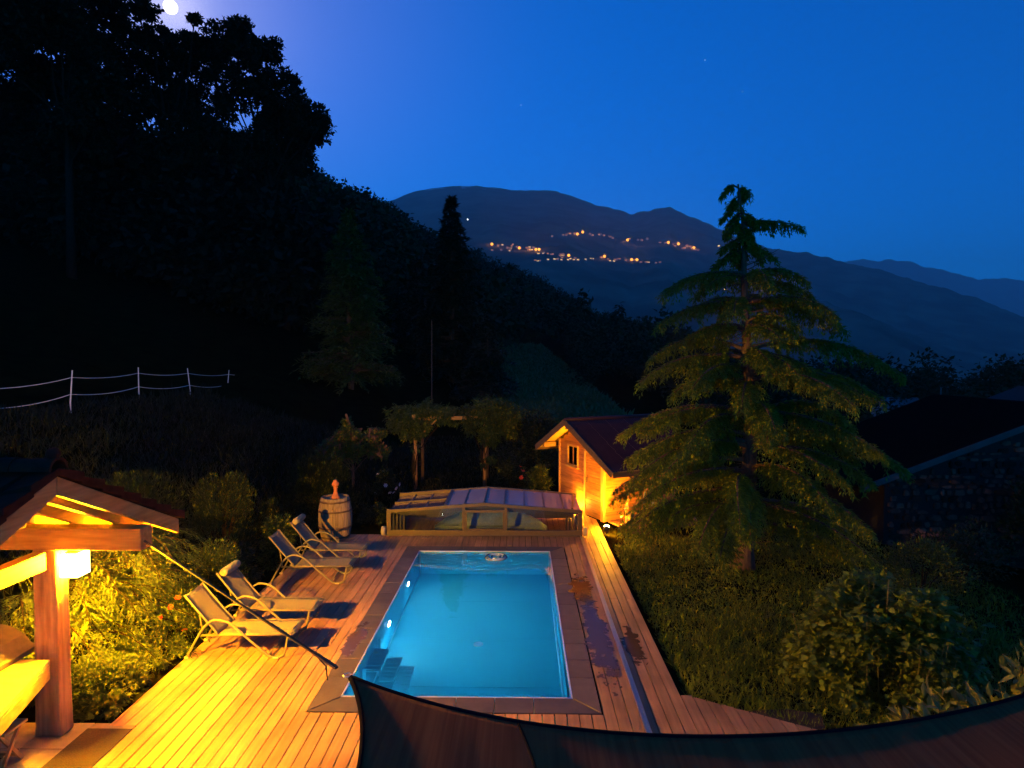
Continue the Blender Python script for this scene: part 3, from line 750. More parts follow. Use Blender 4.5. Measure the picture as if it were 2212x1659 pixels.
for s, ye in ((1, EYF), (-1, EYN)):
    rafter(GX, .05, RY + s * .004, ye, .03, .185, 'barge_board')
    for x in (-4.77, -5.3, -5.85, -6.5, -7.2):
        rafter(x, .09, RY + s * .103, ye - s * .15, -.021, .16, 'rafter')
    for k in range(9):                    # roof boards, each its own
        a0 = RY + s * (.006 + k * (abs(ye - RY) - .02) / 9); a1 = RY + s * ((k + 1) * (abs(ye - RY) - .02) / 9)
        m = MB().hexa([(-9, a0, rz_at(a0) - .02), (GX - .027, a0, rz_at(a0) - .02), (GX - .027, a1, rz_at(a1) - .02), (-9, a1, rz_at(a1) - .02), (-9, a0, rz_at(a0)), (GX - .027, a0, rz_at(a0)), (GX - .027, a1, rz_at(a1)), (-9, a1, rz_at(a1))])
        pp(m, 'roof_board', 'board')
    nT = 7; L = (abs(ye - RY) + .06) / nT
    for k in range(nT):
        y0 = RY + s * k * L; y1 = RY + s * ((k + 1) * L + .04)
        z0 = rz_at(y0) + .035; z1 = rz_at(y1) + .035 + .028
        for c in range(6):
            x1 = GX + .05 - c * .3; x0 = x1 - .292
            lip = .085 if c == 0 else .0
            m = MB().hexa([(x0, y0, z0), (x1, y0, z0), (x1, y1, z1), (x0, y1, z1), (x0, y0, z0 + .035), (x1, y0, z0 + .05 + lip * .3), (x1, y1, z1 + .075 + lip * .4), (x0, y1, z1 + .035)])
            pp(m, 'roof_tile', 'tile', bevel=.006)
    m = MB().hexa([(-9, RY, rz_at(RY) + .02), (GX - 1.76, RY, rz_at(RY) + .02), (GX - 1.76, ye, rz_at(ye) + .02), (-9, ye, rz_at(ye) + .02), (-9, RY, rz_at(RY) + .1), (GX - 1.76, RY, rz_at(RY) + .1), (GX - 1.76, ye, rz_at(ye) + .1), (-9, ye, rz_at(ye) + .1)])
    pp(m, 'roof_cover', 'tile')
for k in range(5):                        # ridge tiles, half round
    x1 = GX + .05 - k * .4
    pts = []
    m = MB(); nn = 8; vs = []
    for xx, rr in ((x1, .125), (x1 - .41, .11)):
        for j in range(nn + 1):
            a = math.pi * j / nn; vs.append((xx, RY + rr * math.cos(a), RZ + .09 + rr * math.sin(a)))
    for xx, rr in ((x1, .1), (x1 - .41, .088)):
        for j in range(nn + 1):
            a = math.pi * j / nn; vs.append((xx, RY + rr * math.cos(a), RZ + .09 + rr * math.sin(a)))
    q = nn + 1
    fs = [(j, j + 1, q + j + 1, q + j) for j in range(nn)] + [(2 * q + j + 1, 2 * q + j, 3 * q + j, 3 * q + j + 1) for j in range(nn)] + [(j + 1, j, 2 * q + j, 2 * q + j + 1) for j in range(nn)]
    m.add(vs, fs); pp(m, 'ridge_tile', 'tile', smooth=False)
cap = ball('ridge_cap', (0, 0, 0), .06, M['tile'], pav, 10); cap.location = Vector((GX + .0, RY, RZ + .25)) - vo
# counter with timber edge, masonry hearth behind it
cpoly = [(-5.42, 6.76), (-5.05, 5.62), (-4.72, 4.6), (-7.2, 4.6), (-7.2, 6.74)]
pp(MB().prism(cpoly, .885, .945), 'counter_top', 'board', bevel=.006)
pp(MB().beam((-5.445, 6.74, .80), (-4.75, 4.6, .80), .07, .165), 'counter_edge', 'timber_y', bevel=.008)
pp(MB().prism([(-6.1, 6.6), (-5.75, 5.4), (-5.6, 4.6), (-7.2, 4.6), (-7.2, 6.6)], 0, .88), 'counter_base', 'dark_timber')
hp = [(-7.4, .95), (-5.74, .95), (-5.72, 1.02), (-5.80, 1.05), (-5.88, 1.15), (-6.05, 1.24), (-7.4, 1.5)]
m = MB(); k = len(hp)
m.add([(x, 6.35, z) for x, z in hp] + [(x, 6.97, z) for x, z in hp], [tuple(range(k)), tuple(range(2 * k - 1, k - 1, -1))] + [(i, k + i, k + (i + 1) % k, (i + 1) % k) for i in range(k)])
pp(m, 'masonry_hearth', 'hearth', bevel=.008)
# the lantern on the post (the lamp that lights the deck)
LAN = Vector((-5.225, 6.93, 2.02))
lan = thing('wall_lantern', 'glowing square lantern fixed to the pavilion post', 'lantern', (LAN.x, LAN.y, LAN.z - .17))
lw = .105
def lantern_mat():
    m, N, L, P, out = new_mat('lantern_glass')
    e = N.new('ShaderNodeEmission'); e.inputs[0].default_value = (1, .62, .2, 1); e.inputs[1].default_value = 14
    t_ = N.new('ShaderNodeBsdfTransparent'); a_ = N.new('ShaderNodeAddShader')
    L.new(e.outputs[0], a_.inputs[0]); L.new(t_.outputs[0], a_.inputs[1]); L.new(a_.outputs[0], out.inputs[0])
    return m
M['lantern'] = lantern_mat()
LAMP_W = 4500
MB().box(-lw, lw, -lw, lw, .02, .285).build('glass_body', M['lantern'], lan, bevel=.01)
MB().prism([(-.065, -.065), (.065, -.065), (.065, .065), (-.065, .065)], .287, .307).build('lantern_cap', M['timber'], lan)
MB().prism([(.085 * math.cos(a_ * math.pi / 4), .085 * math.sin(a_ * math.pi / 4)) for a_ in range(8)], 0, .018).build('lantern_base', M['dark_timber'], lan)
MB().box(-.134, -.107, -.04, .04, .05, .25).build('bracket', M['dark_timber'], lan)
ld = bpy.data.lights.new('lantern_bulb', 'POINT'); ld.energy = LAMP_W; ld.color = (1.0, .46, .002); ld.shadow_soft_size = .05
lo = bpy.data.objects.new('lantern_bulb', ld); link(lo, lan); lo.location = (0, 0, .215)
# folding stool under the counter
st = thing('wooden_stool', 'small wooden folding stool tucked under the counter', 'stool', (-5.62, 6.28, 0))
for sx in (-.14, .14):
    MB().beam((sx, -.16, 0), (sx, .12, .42), .03, .035).build('leg', M['timber_z'], st)
    MB().beam((sx * .8, .16, 0), (sx * .8, -.12, .42), .03, .035).build('leg', M['timber_z'], st)
MB().box(-.2, .2, -.15, .15, .425, .45).build('seat', M['board'], st)
MB().box(-.125, .125, -.145, -.115, .03, .06).build('stretcher', M['timber'], st)
MB().box(-.095, .095, .115, .145, .05, .08).build('stretcher', M['timber'], st)
# paving and doormat
pv = bpy.data.objects.new('paving', None); link(pv); tag(pv, kind='structure')
for i in range(5):
    for j in range(5):
        x0 = -4.625 - .52 * (i + 1); y0 = 4.6 + .5 * j
        MB().box(x0, x0 + .512, y0, y0 + .492, -.05, -.004 + rng.uniform(-.002, .002)).build('paving_slab', M['stone_pave'], pv, bevel=.006)
dm = thing('door_mat', 'brown coir doormat at the edge of the deck', 'doormat', (-4.88, 6.6, 0))
MB().box(-.27, .27, -.36, .36, -.001, .014).build('mat_body', M['rubber'], dm, bevel=.006)
m = MB()
for k in range(40):
    x = -.26 + k * .0133
    m.box(x, x + .006, -.40, -.361, .001, .006)
m.build('fringe', M['rubber'], dm)

# ---------------------------------------------------------------- shade sail in front
ss_ = thing('shade_sail', 'brown woven shade sail stretched across the foreground', 'shade sail', (-1.412, 4.89, 1.76))
so = ss_.location.copy()
def bez(a, m, b, t):
    a, m, b = Vector(a), Vector(m), Vector(b); c = m * 2 - (a + b) * .5
    return a * (1 - t) ** 2 + c * 2 * t * (1 - t) + b * t ** 2
cA, cB, cC, cD = (-1.412, 4.89, 1.76), (5.2, 5.23, 1.78), (5.4, .4, 2.05), (-1.45, .5, 2.0)
eT = lambda s: bez(cA, (1.58, 4.165, 1.74), cB, s)
eB = lambda s: bez(cD, (1.6, .9, 2.0), cC, s)
eL = lambda t: bez(cA, (-.98, 3.0, 1.82), cD, t)
eR = lambda t: bez(cB, (4.8, 2.8, 1.9), cC, t)
def coons(s, t):
    p = eT(s) * (1 - t) + eB(s) * t + eL(t) * (1 - s) + eR(t) * s
    q = Vector(cA) * (1 - s) * (1 - t) + Vector(cB) * s * (1 - t) + Vector(cD) * (1 - s) * t + Vector(cC) * s * t
    p = p - q
    p.z -= .07 * math.sin(math.pi * s) * math.sin(math.pi * min(1, t * 1.5)) - .006 * math.sin(s * 60) * t
    return p
ns, nt_ = 70, 36
V = [coons(i / ns, j / nt_) - so for j in range(nt_ + 1) for i in range(ns + 1)]
o = npobj('sail_cloth', V, grid_faces(nt_ + 1, ns + 1), M['sail'], ss_, True)
md = o.modifiers.new('thick', 'SOLIDIFY'); md.thickness = .003
for ed, nm in ((eT, 'hem'), (eL, 'hem'), (eR, 'hem'), (eB, 'hem')):
    MB().tube([ed(i / 40) for i in range(41)], .021, 6, .5).build(nm, M['sail_hem'], ss_, True, off=so)
MB().tube([coons(.245, j / 30) + Vector((0, 0, .004)) for j in range(31)], .012, 5, .5).build('seam', M['sail_hem'], ss_, True, off=so)
MB().torus((0, 0, 0), .03, .007, 18, 6).build('ring', M['steel'], ss_).location = Vector((-.03, .03, 0))
# strap from beam to sail
be = Vector((-4.36, 6.86, 2.30)); tip = Vector(cA) + Vector((-.06, .06, 0))
sp = thing('tension_strap', 'dark webbing strap running from pavilion beam to sail corner', 'strap', be)
d = (tip - be)
MB().beam(be + d * .0, be + d * .88, .026, .012).build('webbing', M['strap'], sp, off=be)
MB().beam(be + d * .88 + Vector((0, 0, .001)), be + d * .97, .034, .016).build('buckle', M['iron'], sp, off=be)
MB().tube([be + d * (.88 + .0), be + d * .93 + Vector((0, 0, -.05)), be + d * .935 + Vector((0, 0, -.16))], .006, 5).build('loose_end', M['strap'], sp, off=be)
for k in (0.03, 0.075):
    MB().torus(tuple(be + d * k - Vector((0, 0, .02))), .02, .006, 12, 5).build('hook', M['brass'], sp, off=be)

# ---------------------------------------------------------------- shed
SA = R(27)
shed = thing('garden_shed', 'timber garden shed with steep gable roof, lit by floor spots', 'shed', (2.255, 16.36, 0), SA)
GWd, SLn = 2.32, 2.5
def sroof(y): return 2.66 - (1.3 - y) * .489 if y < 1.3 else 2.66 - (y - 1.3) * .545
DOOR = (.03, .91, 0.0, 1.86); WIN = (1.31, 1.81, 1.34, 1.87)
# frame behind the cladding
core = MB()
pl = [(.06, 0), (GWd - .06, 0), (GWd - .06, sroof(GWd) - .06), (1.3, sroof(1.3) - .06), (.06, sroof(.06) - .06)]
k = len(pl)
core.add([(.05, y, z) for y, z in pl] + [(SLn, y, z) for y, z in pl], [tuple(range(k - 1, -1, -1)), tuple(range(k, 2 * k))] + [(i, (i + 1) % k, k + (i + 1) % k, k + i) for i in range(k)])
core.build('inner_shell', M['dark_timber'], shed)
RH = 0.145
def clap(y0, y1, z0, z1, zt0=None, zt1=None):
    za, zb = (z1 if zt0 is None else zt0), (z1 if zt1 is None else zt1)
    m = MB().hexa([(-.018, y0, z0), (-.018, y1, z0), (.045, y1, z0), (.045, y0, z0), (.008, y0, za), (.008, y1, zb), (.045, y1, zb), (.045, y0, za)])
    m.f = [tuple(reversed(f)) for f in m.f]
    m.build('cladding_plank', M['cladding'], shed, bevel=.004)
z = 0.0
while z < 2.6:
    z1 = z + RH - .006
    iv = [(0.0, GWd)]
    for (a, b, c0, c1) in (DOOR, WIN):
        if z1 > c0 and z < c1:
            n2 = []
            for (p, q) in iv:
                if a - .05 > p: n2.append((p, min(q, a - .05)))
                if b + .05 < q: n2.append((max(p, b + .05), q))
            iv = [x for x in n2 if x[1] - x[0] > .03]
    for (p, q) in iv:
        # clip under the roof slope
        lim = lambda y: sroof(y) - .055
        ylo = 1.3 - (2.66 - .055 - z1) / .489; yhi = 1.3 + (2.66 - .055 - z1) / .545
        p2, q2 = max(p, ylo), min(q, yhi)
        if q2 - p2 > .05: clap(p2, q2, z, z1)
    z += RH
z = 0.0
while z < 1.92:
    m = MB().hexa([(0.0, -.018, z), (SLn, -.018, z), (SLn, .045, z), (0, .045, z), (0.0, .008, z + RH - .006), (SLn, .008, z + RH - .006), (SLn, .045, z + RH - .006), (0, .045, z + RH - .006)])
    m.build('cladding_plank', M['cladding_x'], shed, bevel=.004)
    z += RH
for (x0, x1, y0, y1, zt) in ((-.035, .05, -.035, .03, sroof(0) - .08), (-.035, .05, GWd - .03, GWd + .035, sroof(GWd) - .08)):
    MB().box(x0, x1, y0, y1, 0, zt).build('corner_post', M['timber_z'], shed, bevel=.006)
# door with vertical frame and horizontal boards
dr = MB().box(-.012, .03, DOOR[0] + .06, DOOR[1] - .06, .02, 1.80).build('door', M['dark_timber'], shed)
z = .03
while z < 1.76:
    MB().box(-.03, -.0125, DOOR[0] + .065, DOOR[1] - .065, z, min(z + .155, 1.79)).build('door_board', M['door'], dr, bevel=.005)
    z += .161
MB().box(-.04, .04, DOOR[0] - .012, DOOR[0] + .058, 0, 1.87).build('door_frame', M['timber_z'], shed)
MB().box(-.04, .04, DOOR[1] - .058, DOOR[1] + .03, 0, 1.87).build('door_frame', M['timber_z'], shed)
MB().box(-.04, .04, DOOR[0] + .06, DOOR[1] - .06, 1.803, 1.87).build('door_frame', M['timber_y'], shed)
MB().box(-.05, -.0305, DOOR[1] - .16, DOOR[1] - .12, .95, 1.10).tube([(-.05, DOOR[1] - .14, 1.04), (-.09, DOOR[1] - .14, 1.04), (-.09, DOOR[1] - .26, 1.04)], .009, 6).build('handle', M['iron'], dr)
# window
wf = MB().box(-.035, .03, WIN[0] - .045, WIN[0], WIN[2] - .05, WIN[3] + .05).box(-.035, .03, WIN[1], WIN[1] + .045, WIN[2] - .05, WIN[3] + .05).box(-.035, .03, WIN[0], WIN[1], WIN[2] - .05, WIN[2]).box(-.035, .03, WIN[0], WIN[1], WIN[3], WIN[3] + .05)
wo = wf.build('window', M['timber_y'], shed)
MB().box(.0, .006, WIN[0], WIN[1], WIN[2], WIN[3]).build('pane', M['pane_dark'], wo)
MB().box(-.008, .012, (WIN[0] + WIN[1]) / 2 - .012, (WIN[0] + WIN[1]) / 2 + .012, WIN[2], WIN[3]).build('glazing_bar', M['timber_z'], wo)
MB().box(-.08, .0, WIN[0] - .07, WIN[1] + .07, WIN[2] - .085, WIN[2] - .052).build('sill', M['timber_y'], wo)
# roof: boards below, ribbed sheets above, barge boards, purlin noses
RX0, RX1 = -.45, 2.85
for (ya, yb, side) in ((-1.03, 1.3, 0), (3.04, 1.3, 1)):
    za, zb = sroof(ya), 2.66
    q = [(RX0, ya, za), (RX1, ya, za), (RX1, yb - (.004 if side == 0 else -.004), zb), (RX0, yb - (.004 if side == 0 else -.004), zb)]
    if side: q = q[::-1]
    MB().slab(q, .028).build('roof_boarding', M['board'], shed)
    nP = 5; wP = (RX1 - RX0) / nP
    for k in range(nP):                  # ribbed sheets, stepped like tiles
        m = MB(); nrib = 8; rows = 6; vs = []
        x0 = RX0 + k * wP + .002
        for r in range(rows):
            for e2 in (0, 1):
                f = (r + e2 * .985) / rows
                y = ya + (yb - ya) * f; zz = za + (zb - za) * f + .016 + (.028 if e2 == 0 else 0.004)
                for c in range(nrib * 4 + 1):
                    ph = c / (nrib * 4); xx = x0 + (wP - .004) * ph
                    vs.append((xx, y, zz + .016 * (0.5 + 0.5 * math.cos(2 * math.pi * ph * nrib))))
        nc_ = nrib * 4 + 1
        fs = [(r * nc_ + c, r * nc_ + c + 1, (r + 1) * nc_ + c + 1, (r + 1) * nc_ + c) for r in range(rows * 2 - 1) for c in range(nc_ - 1)]
        if side: fs = [f[::-1] for f in fs]
        m.add(vs, fs).build('roof_sheet', M['metal_roof'], shed, True)
    d = Vector((0, yb - ya, zb - za))
    MB().beam((RX0 - .012, ya, za - .03), (RX0 - .012, yb + (-.006 if side == 0 else .006), zb - .03), .022, .17).build('barge_board', M['dark_timber'], shed)
    MB().box(RX0, RX1, ya - .03 if side == 0 else ya + .002, ya - .002 if side == 0 else ya + .03, za - .1, za + .02).build('eave_board', M['dark_timber'], shed)
MB().tube([(RX0, 1.3, 2.70), (RX1, 1.3, 2.70)], .06, 8).build('ridge_cap', M['metal_roof'], shed, True)
for (y, zt) in ((1.3, 2.57), (2.62, sroof(2.62) - .03), (-.06, sroof(-.06) - .03), (.62, sroof(.62) - .03)):
    x1 = .0 if y > 2.4 else -.02
    MB().box(-.41, 0.02, y - .06, y + .06, zt - .16, zt - .005).build('purlin', M['timber'], shed, bevel=.02)
for x in (.5, 1.1, 1.7, 2.3):
    ya = -.98
    MB().beam((x, ya, sroof(ya) - .08), (x, 0.0, sroof(0) - .08), .07, .1).build('rafter', M['timber_y'], shed)
# side platform
plt = thing('side_platform', 'low timber platform along the shed wall holding garden gear', 'platform', (2.255, 16.36, 0), SA)
y = -1.05
while y < -.1:
    MB().box(.12, 2.6, y, min(y + .14, -.04), -.02, .03).build('plank', M['deck'], plt, bevel=.003); y += .147
MB().box(.12, 2.6, -1.08, -1.053, -.1, .025).build('edge_board', M['dark_timber'], plt)
def shed_pt(x, y, z=0): 
    return Vector((2.255 + x * math.cos(SA) - y * math.sin(SA), 16.36 + x * math.sin(SA) + y * math.cos(SA), z))
# floor spots: lit lamps seen in the photograph
SPOT_W = 1500
def floor_spot(loc, aim, label, power):
    t = thing('floor_spotlight', label, 'spotlight', loc, 0, 'floor spots at the shed')
    dv = (Vector(aim) - Vector(loc)).normalized()
    MB().box(-.03, .03, -.02, .02, 0, .05).build('foot', M['black'], t)
    MB().tube([dv * .0 + Vector((0, 0, .06)), dv * .09 + Vector((0, 0, .06))], [.06, .085], 14).build('housing', M['black'], t)
    MB().tube([dv * .0905 + Vector((0, 0, .06)), dv * .096 + Vector((0, 0, .06))], .083, 14).build('lens_ring', M['steel'], t)
    bl_ = ball('lens', (0, 0, 0), .075, emit('spot_lens_glare', (1, .66, .2), 60), t, 8); bl_.location = dv * .1 + Vector((0, 0, .06))  # glowing ball, oversized to stand in for the lamp's glare
    ld = bpy.data.lights.new('spot_lamp', 'SPOT'); ld.energy = power; ld.color = (1.0, .36, .006); ld.spot_size = R(95); ld.spot_blend = .9; ld.shadow_soft_size = .03
    lo = bpy.data.objects.new('spot_lamp', ld); link(lo, t); lo.location = dv * .185 + Vector((0, 0, .06)); lo.rotation_euler = dv.to_track_quat('-Z', 'Y').to_euler()
    ls = bpy.data.lights.new('spot_spill', 'POINT'); ls.energy = power * .22; ls.color = (1.0, .38, .006); ls.shadow_soft_size = .05
    lq = bpy.data.objects.new('spot_spill', ls); link(lq, t); lq.location = dv * .24 + Vector((0, 0, .08))
    return t
p1 = G(1310, 1150, .03)
floor_spot((p1.x, p1.y, 0.0), shed_pt(.12, -.08, 1.1), 'dazzling floor spot on the deck at the shed corner', SPOT_W)
p2 = shed_pt(-.16, 1.16)
floor_spot((p2.x, p2.y, 0.0), shed_pt(-.04, 1.14, 1.6), 'floor spot behind the pool cover washing the shed wall', SPOT_W * .35)
# gear on the platform
wc = thing('watering_can', 'round zinc watering can on the shed platform', 'watering can', shed_pt(.5, -.52, .031), SA)
MB().lathe([(.115, 0), (.12, .02), (.115, .30), (.10, .31), (.10, .29)], 20).build('can_body', M['zinc'], wc, True)
MB().tube([(-.1, 0, .28), (-.15, 0, .36), (-.06, 0, .44), (.06, 0, .43), (.12, 0, .3)], .011, 6).build('handle', M['zinc'], wc, True)
MB().tube([(.1, 0, .06), (.22, 0, .2), (.31, 0, .33)], [.03, .02, .016], 8).build('spout', M['zinc'], wc, True)
hr = thing('hose_reel', 'coils of pale garden hose hanging on a reel by the shed', 'hose', shed_pt(1.25, -.45, .031), SA)
MB().beam((0, 0, 0), (0, 0, .95), .07, .07, (0, 1, 0)).build('reel_post', M['dark_timber'], hr)
for k in range(6):
    rr = .24 + .018 * k; pts = []
    for i in range(25):
        a = 2 * math.pi * i / 24
        pts.append((-.06 - .02 * k + .02 * math.sin(3 * a), rr * math.sin(a) * .62 - .02 * k, .68 - .1 * k * .3 + rr * 1.25 * math.cos(a)))
    MB().tube(pts, .013, 6).build('hose_coil', M['hose'], hr, True)
MB().tube([(-.1, 0, .3), (-.3, -.1, .05), (-.55, -.2, .02), (-.5, .1, .02)], .013, 6).build('hose_end', M['hose'], hr, True)
bk = thing('black_tub', 'crumpled black tub on the platform below the hose', 'tub', shed_pt(1.55, -.62, .031), SA)
MB().lathe([(.17, 0), (.23, .16), (.25, .24), (.24, .245), (.2, .12)], 16).build('tub_body', M['black'], bk, True)
MB().torus((0, 0, .235), .245, .014, 20, 6).build('tub_rim', M['black'], bk, True)
fp = thing('garden_post', 'short dark timber post at the corner of the shed platform', 'post', G(1353, 1144, -.05))
MB().box(-.045, .045, -.045, .045, -.05, 1.2).build('post_shaft', M['timber_z'], fp, bevel=.006)
MB().box(-.06, .06, -.06, .06, 1.201, 1.225).build('post_cap', M['dark_timber'], fp)

# ---------------------------------------------------------------- pool enclosure (folded together)
enc = thing('pool_enclosure', 'low glazed telescopic pool cover pushed together beyond the pool', 'pool cover', (-0.91, 14.95, 0))
HW, ED = 2.45, 1.65
def ez(x, d=0): return .845 - .185 * abs(x) / HW + d
def ebox(name, mat, x0, x1, y0, y1, z0, z1, parent=enc, bevel=.006): return MB().box(x0, x1, y0, y1, z0, z1).build(name, M[mat], parent, bevel=bevel)
ebox('bottom_rail', 'alu', -HW, HW, 0, .07, .04, .15)
ebox('bottom_seal', 'alu_dark', -HW, HW, .01, .06, .005, .038)
for s in (-1, 1):
    ebox('corner_post', 'alu', min(s * HW, s * (HW - .11)), max(s * HW, s * (HW - .11)), -.002, .075, .155, ez(HW) - .08)
    MB().hexa([(s * HW, 0, ez(HW) - .075), (0, 0, ez(0) - .075), (0, .075, ez(0) - .075), (s * HW, .075, ez(HW) - .075), (s * HW, 0, ez(HW)), (0, 0, ez(0)), (0, .075, ez(0)), (s * HW, .075, ez(HW))]).build('top_rail', M['alu'], enc)
    for k in range(4):                    # nested frames of the segments behind
        x = s * (HW - .15 - .075 * k); y = .10 + .07 * k
        ebox('nested_frame', 'alu' if k % 2 else 'alu_dark', x - .022, x + .022, y, y + .04, .05, ez(x, -.12 - .04 * k), bevel=0)
        MB().beam((x, y + .02, ez(x, -.115 - .04 * k)), (0, y + .02, ez(0, -.115 - .04 * k)), .04, .035).build('nested_rail', M['alu' if k % 2 else 'alu_dark'], enc)
    cp = MB().tube([(s * (HW + .02), -.03, .14), (s * (HW + .11), -.03, .14)], .115, 16).build('roller_cap', M['cap'], enc, True)
    ebox('side_rail', 'alu', min(s * HW, s * (HW - .06)), max(s * HW, s * (HW - .06)), .08, ED, .04, .15)
    ebox('side_pane', 'encl_glass', min(s * (HW - .02), s * (HW - .03)), max(s * (HW - .02), s * (HW - .03)), .08, ED, .152, ez(HW) - .08, bevel=0)
for x in (-.52, .54): ebox('mullion', 'alu', x - .035, x + .035, .005, .07, .152, ez(x) - .08)
ebox('hatch_frame', 'alu', -.483, .503, .006, .06, .60, .66); ebox('hatch_frame', 'alu', -.483, .503, .006, .06, .152, .19)
ebox('hatch_frame', 'alu', -.483, -.44, .006, .06, .191, .599); ebox('hatch_frame', 'alu', .46, .503, .006, .06, .191, .599)
def pane_poly(xa, xb, z0, top):
    xs = [xa, 0, xb] if xa < 0 < xb else [xa, xb]
    pts = [(x, z0) for x in (xa, xb)] + [(x, top(x)) for x in reversed(xs)]
    m = MB(); k = len(pts)
    m.add([(x, .035, z) for x, z in pts] + [(x, .041, z) for x, z in pts], [tuple(range(k)), tuple(range(2 * k - 1, k - 1, -1))] + [(i, k + i, k + (i + 1) % k, (i + 1) % k) for i in range(k)])
    return m
for (xa, xb) in ((-HW + .11, -.555), (.575, HW - .11)): pane_poly(xa, xb, .151, lambda x: ez(x, -.076)).build('front_pane', M['encl_glass'], enc)
pane_poly(-.439, .459, .191, lambda x: .599).build('front_pane', M['encl_glass'], enc)
pane_poly(-.483, .503, .661, lambda x: ez(x, -.076)).build('front_pane', M['encl_glass'], enc)
# roof: panes between ribs, the left half still partly drawn out and darker
edges = [-HW + .02, -1.99, -1.5, -1.0, -.5, 0, .5, 1.0, 1.5, 1.99, HW - .02]
for i in range(10):
    xa, xb = edges[i], edges[i + 1]
    dark = i < 3
    lift = -.055 if dark else 0.0
    m = MB().slab([(xa + .018, .08, ez(xa) + lift - .005), (xb - .018, .08, ez(xb) + lift - .005), (xb - .018, ED, ez(xb) + lift + .03), (xa + .018, ED, ez(xa) + lift + .03)], .016)
    m.build('roof_pane', M['encl_poly_dark' if dark else 'encl_poly'], enc)
    if i: MB().beam((xa, .08, ez(xa) + lift - .004), (xa, ED, ez(xa) + lift + .031), .032, .03).build('roof_rib', M['alu_dark'], enc)
for s in (-1, 1):
    MB().hexa([(s * HW, ED + .001, ez(HW) - .04), (0, ED + .001, ez(0) - .04), (0, ED + .07, ez(0) - .04), (s * HW, ED + .07, ez(HW) - .04), (s * HW, ED + .001, ez(HW) + .06), (0, ED + .001, ez(0) + .06), (0, ED + .07, ez(0) + .06), (s * HW, ED + .07, ez(HW) + .06)]).build('rear_rail', M['alu'], enc)
MB().beam((-HW + .04, .85, ez(HW) - .02), (-.98, .85, ez(.98) - .02), .05, .05).build('cross_bar', M['alu'], enc)
MB().beam((-.98, .08, ez(.98) - .02), (-.98, ED, ez(.98) + .02), .07, .07).build('segment_edge', M['alu_dark'], enc)
MB().beam((HW - .25, .08, ez(HW) + .012), (HW - .1, ED, ez(HW) + .045), .05, .05).build('segment_edge', M['alu'], enc)
ebox('rear_panel', 'alu_dark', -HW + .1, HW - .1, ED - .03, ED - .001, .05, .62, bevel=0)
# added blanket heap standing in for pale reflections in the panes
bl = thing('reflection_heap', 'added blanket heaped inside the glazed cover', 'reflection', (-0.78, 15.75, 0))
vs = []; nu, nv = 40, 12
for j in range(nv + 1):
    for i in range(nu + 1):
        a = i / nu * 2 - 1; c = j / nv
        hgt = .5 * max(0, 1 - abs(a) ** 2.4) ** .8
        yy = -.32 + .64 * c
        zz = hgt * math.sin(math.pi * min(1, max(0, c))) ** .5 * (1 + .05 * math.sin(a * 14 + c * 3)) + .02 + .012 * math.sin(a * 37)
        vs.append((a * 1.45, yy + .05 * math.sin(a * 5), zz))
npobj('reflection_fold', vs, grid_faces(nv + 1, nu + 1), M['reflection'], bl, True)
ebl = MB().tube([(-1.45, -.1, .06), (-1.0, -.34, .12), (-.4, -.36, .1), (.5, -.35, .1), (1.45, -.1, .05)], .05, 8).build('reflection_roll', M['reflection'], bl, True)

